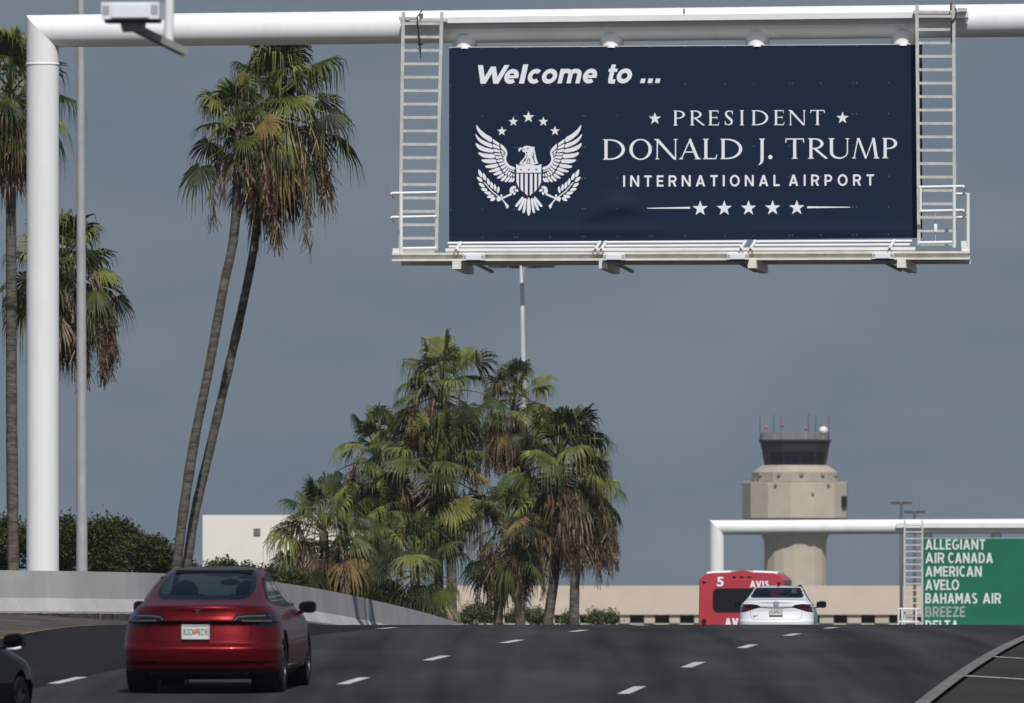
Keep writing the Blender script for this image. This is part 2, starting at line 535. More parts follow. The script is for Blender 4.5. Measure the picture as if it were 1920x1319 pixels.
def build_barrier():
    prof = [(-.30, -.35), (-.30, .09), (-.13, .34), (-.075, .86), (.075, .86), (.13, .34), (.30, .09), (.30, -.35)]
    pts = [Vector((x, y, 0)) for x, y in BAR]
    # resample smoothly
    dense = []
    for i in range(len(pts) - 1):
        p0, p1, p2, p3 = pts[max(i - 1, 0)], pts[i], pts[i + 1], pts[min(i + 2, len(pts) - 1)]
        for k in range(10):
            t = k / 10
            dense.append(.5 * ((2 * p1) + (p2 - p0) * t + (2 * p0 - 5 * p1 + 4 * p2 - p3) * t * t + (3 * p1 - p0 - 3 * p2 + p3) * t ** 3))
    dense.append(pts[-1])
    d = [0.0]
    for a, b in zip(dense, dense[1:]): d.append(d[-1] + (b - a).length)
    d = np.array(d); X = np.array([p.x for p in dense]); Yv = np.array([p.y for p in dense])

    def at(s):
        x, y = float(np.interp(s, d, X)), float(np.interp(s, d, Yv))
        x2, y2 = float(np.interp(s + .3, d, X)), float(np.interp(s + .3, d, Yv))
        x1, y1 = float(np.interp(s - .3, d, X)), float(np.interp(s - .3, d, Yv))
        t = Vector((x2 - x1, y2 - y1, 0)).normalized()
        return Vector((x, y, zr(y) + .19)), Vector((t.y, -t.x, 0))
    root = empty('concrete_barrier', at(d[-1] * .5)[0])
    tag(root, 'long curved grey concrete safety barrier with sloped foot behind the red car', 'barrier')
    L = 3.2
    n = int(d[-1] // L)
    for k in range(n):
        mb = MB()
        m = 5
        rings = []
        for j in range(m + 1):
            p, nn = at(k * L + .006 + (L - .012) * j / m)
            rings.append([p + nn * a + Vector((0, 0, h)) for a, h in prof])
        base = 0
        for r in rings: mb.v += [tuple(q) for q in r]
        q = len(prof)
        for j in range(m):
            for i in range(q):
                ii = (i + 1) % q
                mb.f.append((j * q + i, (j + 1) * q + i, (j + 1) * q + ii, j * q + ii)); mb.m.append(0)
        mb.f.append(tuple(range(q))); mb.m.append(0)
        mb.f.append(tuple(m * q + i for i in reversed(range(q)))); mb.m.append(0)
        mb.build('barrier_segment', M['concrete'], root)
        mb = MB()
        for j in range(m):
            q = []
            for jj, a, h in ((j, .304, -.10), (j + 1, .304, -.10), (j + 1, .304, .055), (j, .304, .045)):
                p, nn = at(k * L + .012 + (L - .024) * jj / m)
                q.append(p + nn * a + Vector((0, 0, h)))
            mb.face(q)
        mb.build('stained_foot', M['stain'], root)


build_barrier()

# ------------------------------------------------------------------ lettering
_txt_cache = {}


def text_polys(txt, shear=0.0, offset=0.0, space=1.0):
    """outline faces of a text in Blender's own built-in font: (verts, faces), 1 unit high em"""
    key = (txt, shear, offset, space)
    if key in _txt_cache: return _txt_cache[key]
    cu = bpy.data.curves.new('text', 'FONT')
    cu.body = txt
    cu.shear = shear
    cu.offset = offset
    cu.space_character = space
    cu.resolution_u = 6
    cu.fill_mode = 'FRONT'
    ob = bpy.data.objects.new('text', cu)
    COL.objects.link(ob)
    dg = bpy.context.evaluated_depsgraph_get()
    me = bpy.data.meshes.new_from_object(ob.evaluated_get(dg))
    v = [(q.co.x, q.co.y) for q in me.vertices]
    f = [tuple(p.vertices) for p in me.polygons]
    bpy.data.objects.remove(ob)
    bpy.data.curves.remove(cu)
    bpy.data.meshes.remove(me)
    _txt_cache[key] = (v, f)
    return v, f


def put_text(mb, fn, txt, x0, x1, ytop, ybot, shear=0.0, offset=0.0, mi=0, space=None, cap='H'):
    """text into a pixel box: caps from ytop to ybot, width x0..x1; fn maps (px, py) to world"""
    cv, _ = text_polys(cap, 0, offset, 1.0)
    ch = max(y for x, y in cv) - min(y for x, y in cv)
    cb = min(y for x, y in cv)
    s = (ybot - ytop) / ch
    if space == 'fit':
        sp = 1.0
        for _ in range(4):
            v, f = text_polys(txt, shear, offset, round(sp, 3))
            w = (max(x for x, y in v) - min(x for x, y in v)) * s
            v2, _f = text_polys(txt, shear, offset, round(sp + .1, 3))
            w2 = (max(x for x, y in v2) - min(x for x, y in v2)) * s
            if abs(w2 - w) < 1e-6: break
            sp += .1 * ((x1 - x0) - w) / (w2 - w)
        v, f = text_polys(txt, shear, offset, round(sp, 3))
    else:
        v, f = text_polys(txt, shear, offset, 1.0)
    a, b = min(x for x, y in v), max(x for x, y in v)
    sx = (x1 - x0) / (b - a)
    i = len(mb.v)
    mb.v += [tuple(fn(x0 + (x - a) * sx, ybot - (y - cb) * s)) for x, y in v]
    for q in f:
        mb.f.append(tuple(i + k for k in q)); mb.m.append(mi)


def arc(cx, cy, rx, ry, a0, a1, n=16):
    return [(cx + rx * math.cos(math.radians(a0 + (a1 - a0) * k / n)), cy + ry * math.sin(math.radians(a0 + (a1 - a0) * k / n))) for k in range(n + 1)]


def R(x0, y0, x1, y1): return [(x0, y0), (x1, y0), (x1, y1), (x0, y1)]


def serif_glyph(ch, w, st=.150, th=.058):
    """Roman capitals as polygons: cap height 1, width w, stem st, hairline th"""
    sh, e = .042, .072
    out = []

    def ser(xa, xb, y):           # a bracketed serif at the foot (y=0) or head (y=1) of a stem
        s = 1 if y == 0 else -1
        out.append([(xa - e, y), (xb + e, y), (xb + e, y + s * sh * .6), (xb + .02, y + s * sh), (xb, y + s * (sh + .05)), (xa, y + s * (sh + .05)), (xa - .02, y + s * sh), (xa - e, y + s * sh * .6)])

    def stem(x, t=st, top=True, bot=True):
        out.append(R(x, 0, x + t, 1))
        if bot: ser(x, x + t, 0)
        if top: ser(x, x + t, 1)
    if ch == 'I':
        stem(w / 2 - st / 2)
    elif ch == 'D':
        stem(e)
        x = e + st
        out.append([(x - .02, 1), *arc(x + .12, .5, w - x - .12, .5, 90, -90, 24), (x - .02, 0), (x - .02, th), *reversed(arc(x + .06, .5, w - x - .06 - st * 1.05, .5 - th, 90, -90, 24)), (x - .02, 1 - th)])
    elif ch == 'O':
        o = lambda a0, a1: arc(w / 2, .5, w / 2, .515, a0, a1, 24)
        n = lambda a0, a1: arc(w / 2, .5, w / 2 - st * 1.05, .515 - th, a0, a1, 24)
        out.append(o(-90, 90) + n(90, -90))
        out.append(o(90, 270) + n(270, 90))
    elif ch == 'P' or ch == 'R':
        stem(e)
        x = e + st
        bw = w if ch == 'P' else w * .80
        y0 = .46 if ch == 'P' else .47
        c = (1 + y0) / 2
        out.append([(x - .02, 1), *arc(x + .10, c, bw - x - .10, (1 - y0) / 2, 90, -90, 20), (x - .02, y0), (x - .02, y0 + th), *reversed(arc(x + .07, c, bw - x - .07 - st * 1.0, (1 - y0) / 2 - th, 90, -90, 20)), (x - .02, 1 - th)])
        if ch == 'R':
            out.append([(x + .03, y0 + .02), (x + .03 + st * 1.15, y0 + .02), (w - .02, .05), (w + .03, 0), (w - st * .75, 0)])
    elif ch == 'E':
        stem(e)
        x = e + st
        out.append(R(x - .01, 1 - th, w - .03, 1)); out.append([(w - .03, 1), (w - .055, 1 - th), (w - .07, .80), (w - .035, .80)][::-1])
        out.append(R(x - .01, .49, w - .12, .49 + th)); out.append(R(w - .15, .41, w - .12, .62))
        out.append(R(x - .01, 0, w - .03, th)); out.append([(w - .06, th), (w - .03, 0), (w + .02, .21), (w - .02, .21)])
    elif ch == 'L':
        stem(e)
        out.append(R(e + st - .01, 0, w - .03, th)); out.append([(w - .07, th), (w - .03, 0), (w + .02, .23), (w - .02, .23)])
    elif ch == 'T':
        x = w / 2 - st / 2
        stem(x, top=False)
        out.append(R(0, 1 - th, w, 1))
        out.append([(0, 1), (-.02, .79), (.02, .79), (.06, 1 - th)]); out.append([(w, 1), (w - .06, 1 - th), (w - .02, .79), (w + .02, .79)])
    elif ch == 'N':
        out.append(R(e, 0, e + th, 1)); ser(e, e + th, 0)
        x = w - e - th
        out.append(R(x, 0, x + th, 1)); ser(x, x + th, 1)
        out.append([(e - .10, 1), (e + .10, 1), (x + th, .02), (x + th, -.02), (x - .06, -.01)])
        out.append(R(e - .12, .955, e + .05, 1))
    elif ch == 'A':
        m = w / 2
        out.append([(e, 0), (e + th, 0), (m + .02, .93), (m - .01, 1.02)]); ser(e - .01, e + th, 0)
        out.append([(m - .03, 1.02), (m + .04, 1.02), (w - e, 0), (w - e - st * 1.05, 0), (m - .05, .86)]); ser(w - e - st * 1.05, w - e, 0)
        out.append(R(w * .27, .33, w * .72, .33 + th))
    elif ch == 'J':
        x = w - e - st
        out.append(R(x, .0, x + st, 1)); ser(x, x + st, 1)
        out.append([(x + st, .02), (x + st - .01, -.10), (x + st * .5, -.22), (x - .08, -.31), (x - .10, -.28), (x - .03, -.20), (x, -.08), (x, .02)])
    elif ch == 'U':
        out.append(R(e, .30, e + st, 1)); ser(e, e + st, 1)
        x = w - e - th
        out.append(R(x, .30, x + th, 1)); ser(x, x + th, 1)
        cx = w / 2
        out.append(arc(cx, .32, cx - e, .335, 180, 360, 20) + arc(cx + (st - th) / 2, .32, (x - e - st) / 2, .335 - th * 1.3, 360, 180, 20))
    elif ch == 'M':
        out.append([(e, 0), (e + th, 0), (.20 * w + .035, .93), (.20 * w - .01, 1.0)]); ser(e, e + th, 0)
        out.append([(.20 * w - .03, 1.01), (.20 * w + .10, 1.0), (w * .52, .12), (w * .50, -.02), (w * .475, -.02)])
        out.append([(w * .50, .02), (w * .52, -.02), (w * .80, 1.0), (w * .80 - .06, 1.0)])
        x = w - e - st
        out.append([(x, 0), (x + st, 0), (w * .83, 1.01), (w * .83 - st * .92, 1.01)]); ser(x, x + st, 0)
    elif ch == 'S':
        cl = [(w - .06, .80), (w - .12, .915), (w * .52, .965), (w * .22, .90), (w * .16, .74), (w * .30, .60), (w * .60, .45), (w * .82, .31), (w * .80, .13), (w * .50, .035), (w * .20, .07), (.05, .21)]
        wd = [.03, .06, .07, .11, .14, .155, .165, .15, .12, .07, .06, .03]
        L_, R_ = [], []
        for k, (px, py) in enumerate(cl):
            a = cl[max(k - 1, 0)]; b = cl[min(k + 1, len(cl) - 1)]
            tx, ty = b[0] - a[0], b[1] - a[1]
            q = math.hypot(tx, ty); nx, ny = -ty / q, tx / q
            L_.append((px + nx * wd[k] / 2, py + ny * wd[k] / 2)); R_.append((px - nx * wd[k] / 2, py - ny * wd[k] / 2))
        out.append(L_ + R_[::-1])
        out.append(R(w - .085, .72, w - .045, .98)); out.append(R(.03, .02, .07, .28))
    elif ch == '.':
        out.append(arc(w / 2, .085, .105, .105, 0, 360, 14)[:-1])
    return out


def stroke(pts, w, closed=False):
    """quads of a constant-width line with mitred joints"""
    n = len(pts); L, R_ = [], []
    for i, (x, y) in enumerate(pts):
        a = pts[i - 1] if (i or closed) else None
        b = pts[(i + 1) % n] if (i + 1 < n or closed) else None
        d = []
        for p, q in ((a, (x, y)), ((x, y), b)):
            if p is None or q is None: continue
            l = math.hypot(q[0] - p[0], q[1] - p[1]) or 1e-9
            d.append(((q[0] - p[0]) / l, (q[1] - p[1]) / l))
        if len(d) == 2:
            tx, ty = d[0][0] + d[1][0], d[0][1] + d[1][1]
            l = math.hypot(tx, ty) or 1e-9
            tx, ty = tx / l, ty / l
            k = 1 / max(.35, tx * d[0][0] + ty * d[0][1])
        else: (tx, ty), k = d[0], 1
        L.append((x - ty * w / 2 * k, y + tx * w / 2 * k)); R_.append((x + ty * w / 2 * k, y - tx * w / 2 * k))
    m = n if closed else n - 1
    return [[L[i], L[(i + 1) % n], R_[(i + 1) % n], R_[i]] for i in range(m)]


SANS_W = dict(A=.84, B=.70, C=.78, D=.76, E=.60, G=.80, H=.76, I=.0, L=.56, M=.92, N=.80, O=.88, P=.68, R=.71, S=.66, T=.66, V=.82, Z=.66)


def sans_glyph(ch, w, t, xh=.78):
    """geometric sans: cap height 1, width w, stroke t"""
    h = t / 2
    o = []
    if ch == 'I': o.append(R(0, 0, w, 1))
    elif ch == 'l': o.append(R(0, 0, w, 1.03))
    elif ch == '.': o.append(R(0, 0, w, .24))
    elif ch == 'L': o += [R(0, 0, t, 1), R(t, 0, w, t)]
    elif ch == 'E': o += [R(0, 0, t, 1), R(t, 0, w, t), R(t, 1 - t, w, 1), R(t, .5 - h, w * .93, .5 + h)]
    elif ch == 'H': o += [R(0, 0, t, 1), R(w - t, 0, w, 1), R(t, .5 - h, w - t, .5 + h)]
    elif ch == 'T': o += [R(0, 1 - t, w, 1), R(w / 2 - h, 0, w / 2 + h, 1 - t)]
    elif ch == 'N': o += [R(0, 0, t, 1), R(w - t, 0, w, 1), [(0, 1), (t * 1.1, 1), (w, 0), (w - t * 1.1, 0)]]
    elif ch == 'M': o += [R(0, 0, t, 1), R(w - t, 0, w, 1), [(0, 1), (t * 1.15, 1), (w / 2 + h * .9, .28), (w / 2 - h * .9, .28)], [(w, 1), (w - t * 1.15, 1), (w / 2 - h * .9, .28), (w / 2 + h * .9, .28)]]
    elif ch == 'A': o += [[(0, 0), (t * 1.12, 0), (w / 2 + t * .55, 1), (w / 2 - t * .55, 1)], [(w, 0), (w - t * 1.12, 0), (w / 2 - t * .55, 1), (w / 2 + t * .55, 1)], R(w * .24, .20, w * .76, .20 + t * .95)]
    elif ch == 'V': o += [[(0, 1), (t * 1.12, 1), (w / 2 + t * .55, 0), (w / 2 - t * .55, 0)], [(w, 1), (w - t * 1.12, 1), (w / 2 - t * .55, 0), (w / 2 + t * .55, 0)]]
    elif ch == 'W':
        q = [(0, 1), (w * .26, 0), (w * .5, .92), (w * .74, 0), (w, 1)]
        for a, b in zip(q, q[1:]): o.append([(a[0] - t * .58, a[1]), (a[0] + t * .58, a[1]), (b[0] + t * .58, b[1]), (b[0] - t * .58, b[1])])
    elif ch == 'Z': o += [R(0, 1 - t, w, 1), R(0, 0, w, t), [(w, 1 - t), (w - t * 1.2, 1 - t), (0, t), (t * 1.2, t)]]
    elif ch == 'O': o += stroke(arc(w / 2, .5, w / 2 - h, .52 - h, 0, 360, 36)[:-1], t, True)
    elif ch == 'C': o += stroke(arc(w / 2, .5, w / 2 - h, .52 - h, 48, 312, 30), t)
    elif ch == 'G': o += stroke(arc(w / 2, .5, w / 2 - h, .52 - h, 48, 318, 30), t) + [R(w - t, .16, w, .50), R(w * .54, .50 - t * .9, w - t, .50)]
    elif ch == 'D': o += [R(0, 0, t, 1)] + stroke([(t, 1 - h), (w * .42, 1 - h)] + arc(w * .42, .5, w * .58 - h, .5 - h, 82, -82, 22) + [(w * .42, h), (t, h)], t)
    elif ch in 'PR':
        y0 = .34 if ch == 'P' else .38
        c = (1 + y0) / 2; r = (1 - y0) / 2 - h
        o += [R(0, 0, t, 1)] + stroke([(t, 1 - h), (w - r - h - .04, 1 - h)] + arc(w - r - h - .02, c, r + .02, r, 80, -80, 14) + [(w - r - h - .04, y0 + h), (t, y0 + h)], t)
        if ch == 'R': o.append([(w * .42, y0 + h), (w * .42 + t * 1.15, y0 + h), (w, 0), (w - t * 1.2, 0)])
    elif ch == 'B':
        o += [R(0, 0, t, 1)]
        for y0, y1, ww in ((0, .5 + h, w), (.5 - h, 1, w * .94)):
            c = (y0 + y1) / 2; r = (y1 - y0) / 2 - h
            o += stroke([(t, y1 - h), (ww - r - h, y1 - h)] + arc(ww - r - h, c, r, r, 80, -80, 12) + [(ww - r - h, y0 + h), (t, y0 + h)], t)
    elif ch == 'S':
        r = .26 - h * .5
        a = arc(w / 2, .745, w / 2 - h, .265 - h, 40, 250, 18); b = arc(w / 2, .255, w / 2 - h, .265 - h, 70, -140, 18)
        o += stroke(a + b, t)
    elif ch == 'o': o += stroke(arc(w / 2, xh / 2, w / 2 - h, xh / 2 + .01 - h, 0, 360, 30)[:-1], t, True)
    elif ch == 'c': o += stroke(arc(w / 2, xh / 2, w / 2 - h, xh / 2 + .01 - h, 46, 314, 26), t)
    elif ch == 'e': o += stroke(arc(w / 2, xh / 2, w / 2 - h, xh / 2 + .01 - h, -6, 312, 28), t) + [R(t * .8, xh / 2 - .10, w - t * .05, xh / 2 + .055)]
    elif ch == 'm':
        o.append(R(0, 0, t, xh))
        c1 = w / 2
        for xa, xb in ((0, c1 + h), (c1 - h, w)):
            r = (xb - xa) / 2 - h
            o += stroke([(xa + h, .30)] + arc((xa + xb) / 2, xh - .30, r, .30 - h + .01, 170, 0, 14) + [(xb - h, 0)], t)
    elif ch == 't': o += stroke([(t * .9, 1.0), (t * .9, .22), (t * 1.05, .10), (t * 1.35, h * .8), (w, h * .8)], t) + [R(0, xh - .17, w * .98, xh)]
    return o


def sans_line(d, txt, x0, x1, ytop, ybot, t=.17, gap=None, tilt=0.0):
    """a line of capitals laid out to fill x0..x1 in pixels"""
    H = ybot - ytop
    ws = [(.34 if c == ' ' else (t if c == 'I' else SANS_W[c])) for c in txt]
    nat = sum(ws) + .13 * (len(txt) - 1)
    if gap is None:
        k = (x1 - x0) / H / nat; sp = .13 * k
    else:
        k = 1.0; sp = ((x1 - x0) / H - sum(ws)) / (len(txt) - 1)
    x = x0
    for i_, (c, w) in enumerate(zip(txt, ws)):
        w *= k if c != 'I' else 1
        if c != ' ':
            for p in sans_glyph(c, w, t): d.poly([(x + px * H, ybot + (x - x0) * tilt - py * H) for px, py in p])
        nx_ = txt[i_ + 1] if i_ + 1 < len(txt) else ''
        x += (w + sp - (.09 if (c + nx_) in ('CA', 'LT', 'AV', 'VE', 'LO') else 0) * min(1, k)) * H


def star(cx, cy, r, ri=.40):
    return [(cx + (r if k % 2 == 0 else r * ri) * math.sin(math.pi * k / 5), cy - (r if k % 2 == 0 else r * ri) * math.cos(math.pi * k / 5)) for k in range(10)]


def area2(p): return sum(a[0] * b[1] - b[0] * a[1] for a, b in zip(p, p[1:] + p[:1]))


class Decal:
    """flat vinyl shapes on a sign face; each shape lies a hair in front of the last so that none share a plane"""
    def __init__(s, fn, step=.0004, start=.004):
        s.mb, s.fn, s.k, s.step, s.start = MB(), fn, 0, step, start

    def poly(s, pts, mi=0, lift=0.0):
        s.k += 1
        off = -(s.start + s.step * (s.k % 6) + lift)
        pts = list(pts)
        if area2(pts) > 0: pts = pts[::-1]
        s.mb.face([s.fn(x, y, off) for x, y in pts], mi)

# ------------------------------------------------------------------ the near sign gantry, a little askew to the view
YAW = .16
_c = math.sqrt(1 + YAW * YAW)
U = Vector((1 / _c, -YAW / _c, 0)); N = Vector((YAW / _c, 1 / _c, 0)); ZV = Vector((0, 0, 1))
O0 = Vector(((1280 - 960) * 257 / F, 257, CZ))


def PG(px, py, off=0.0):
    """point of the photograph on the sign's own plane, off metres behind it"""
    d = Vector(((px - 960) / F, 1, (HY - py) / F))
    p0 = O0 + N * off - Vector((0, 0, CZ))
    t = p0.dot(N) / d.dot(N)
    p = d * t
    return Vector((p.x, p.y, p.z + CZ))


def gbar(mb, x0, y0, x1, y1, off, depth, mi=0, fn=PG):
    """block filling a pixel rectangle, front at off, depth metres deep"""
    a = [fn(x0, y1, off), fn(x1, y1, off), fn(x1, y0, off), fn(x0, y0, off)]
    b = [p + N * depth for p in a]
    mb.hexa(a, b, mi)


def gquad(mb, q, off, depth, mi=0):
    a = [PG(x, y, off) for x, y in q]
    mb.hexa(a, [p + N * depth for p in a], mi)


def gtube(mb, p, off, r, n=10, mi=0):
    """tube through pixels; off may be one value or one for each point"""
    offs = off if hasattr(off, '__len__') else [off] * len(p)
    mb.tube([PG(x, y, o) for (x, y), o in zip(p, offs)], r, n, mi)


def ladder(name, label, rl, rr, ytop, ybot, n, off):
    """rl, rr: (x at top, x at bottom) of the two stiles"""
    root = empty(name, PG((rl[1] + rr[1]) / 2, ybot, off))
    tag(root, label, 'ladder', 'aluminium access ladders on the near gantry')
    for (xa, xb) in (rl, rr):
        mb = MB()
        gquad(mb, [(xb - 3, ybot), (xb + 3, ybot), (xa + 3, ytop), (xa - 3, ytop)], off, .065)
        mb.build('stile', M['alu'], root)
    for k in range(n):
        y = ytop + 22 + k * 25.15
        t = (y - ytop) / (ybot - ytop)
        xa, xb = rl[0] + (rl[1] - rl[0]) * t + 3.1, rr[0] + (rr[1] - rr[0]) * t - 3.1
        mb = MB()
        gbar(mb, xa, y - 2.6, xb, y + 2.2, off + .012, .04)
        for j in range(14):      # tread nubs along the rung
            x = xa + (xb - xa) * (j + .5) / 14
            gbar(mb, x - 1.0, y - 3.3, x + 1.0, y - 2.65, off + .018, .028)
        mb.build('rung', M['alu'], root)
    return root


def tube_y(x): return 59.0 - 20.5 * (x - 80) / 1840.0


def build_gantry():
    base = PG(80, HY, .62); base.z = G(base.x, base.y) - .2
    root = empty('sign_gantry', base)
    tag(root, 'large white tubular steel sign gantry spanning the road behind the barrier', 'gantry')
    r = .372
    top = PG(80, tube_y(80), .62)
    far = PG(2330, tube_y(2330), .62)
    foot2 = Vector((far.x, far.y, 0.0)); foot2.z = G(far.x, far.y) - .2
    mid = top + (far - top) * .001
    mb = MB()
    elbow = Vector((top.x, top.y, PG(80, 121, .62).z))
    # post and crossbeam share the mitred cut at the corner
    d = (far - top).normalized()
    mit = lambda p, t: p
    n = 40
    vz = Vector((0, 0, 1))
    ring_low, ring_c, ring_e = [], [], []
    for k in range(n):
        a = 2 * math.pi * k / n
        o = U * (r * math.cos(a)) + N * (r * math.sin(a))
        cz = -r * math.cos(a)
        ring_low.append(base + o)
        ring_c.append(top + o + vz * cz)
    # post
    i = len(mb.v)
    mb.v += [tuple(p) for p in ring_low + ring_c]
    for k in range(n):
        kk = (k + 1) % n
        mb.f.append((i + k, i + kk, i + n + kk, i + n + k)); mb.m.append(0)
    post = mb.build('post', M['white'], root, smooth=True)
    mb = MB()
    mb.lathe([(r + .001, -.030), (r + .012, -.018), (r + .014, 0), (r + .012, .018), (r + .001, .030)], elbow, 40)
    mb.build('weld_ring', M['white'], root, smooth=True)
    mb = MB()
    for k in range(n):
        a = 2 * math.pi * k / n
        mb.v.append(tuple(ring_c[k]))
    for k in range(n):
        a = 2 * math.pi * k / n
        o = N * (r * math.sin(a)) - vz * (r * math.cos(a))
        mb.v.append(tuple(far + o))
    for k in range(n):
        kk = (k + 1) % n
        mb.f.append((k, n + k, n + kk, kk)); mb.m.append(0)
    beam = mb.build('crossbeam', M['white'], root, smooth=True)
    mb = MB()
    mb.tube([foot2, far + Vector((0, 0, .372))], r, 32)
    mb.build('post', M['white'], root, smooth=True)
    # the channel that carries the sign, along the front of the crossbeam
    mb = MB()
    ys = lambda x: tube_y(x) - 16
    x0, x1 = 751, 1813
    gquad(mb, [(x0, ys(x0) + 9), (x1, ys(x1) + 9), (x1, ys(x1) - 2), (x0, ys(x0) - 2)], -.06, .42)
    gquad(mb, [(x0, ys(x0) + 21), (x1, ys(x1) + 21), (x1, ys(x1) + 19.5), (x0, ys(x0) + 19.5)], .10, .2)
    gquad(mb, [(x0 + 1, ys(x0) + 19.4), (x1 - 1, ys(x1) + 19.4), (x1 - 1, ys(x1) + 9.1), (x0 + 1, ys(x0) + 9.1)], .16, .14)
    mb.build('sign_rail', M['white'], root)
    for x in (872, 1147, 1420, 1694):
        mb = MB()
        mb.tube([PG(x, tube_y(x) + 16, .55), PG(x, 140, .55)], .275, 24)
        mb.build('hanger_stub', M['white'], root, smooth=True, angle=40)
    # small clamp angles at the ladder heads
    for x0, x1, y in ((748, 782, 35), (1795, 1812, 18), (1712, 1790, 23), (768, 838, 38)):
        mb = MB()
        gbar(mb, x0, y - 3, x1, y + 3, -.16, .095)
        mb.build('clamp_angle', M['alu'], root)
    for x0, y0, x1, y1 in ((786, 26, 793, 40), (1781, 8, 1785, 26), (1773, 26, 1779, 31), (1281, 17, 1284, 27)):
        mb = MB()
        gbar(mb, x0, y0, x1, y1, -.09 if x0 != 1281 else .2, .02)
        mb.build('rust_stain', M['rust'], root)


build_gantry()

# ---- the welcome sign
SL = [(842, 455), (1729, 446.5), (1729, 83), (842, 89)]


def bulge(x, y):
    """slack in the vinyl: one loose flap low in the middle, puckers along the foot"""
    yc = 389 + .0033 * (x - 1178) ** 2
    w = math.exp(-((x - 1150) / 46.0) ** 2)
    v = y - yc
    p = math.exp(-(v / 26.0) ** 2) if v < 0 else math.exp(-(v / 11.0) ** 2)
    b = -.075 * w * p
    b += -.030 * math.exp(-((y - 434) / 8.0) ** 2) * (.55 + .45 * math.sin(x * .013)) + .02 * math.exp(-((y - 447) / 6.0) ** 2) * (.6 + .4 * math.sin(x * .017 + 1))
    return b


def PS(x, y, off=0.0): return PG(x, y, off + bulge(x, y))


NAME = [[('D', 95, 222), ('O', 248, 378), ('N', 398, 528), ('A', 537, 663), ('L', 675, 756), ('D', 775, 903)], [('J', 984, 1036), ('.', 1052, 1081)], [('T', 1155, 1261), ('R', 1285, 1398), ('U', 1404, 1526), ('M', 1541, 1700), ('P', 1716, 1803)]]


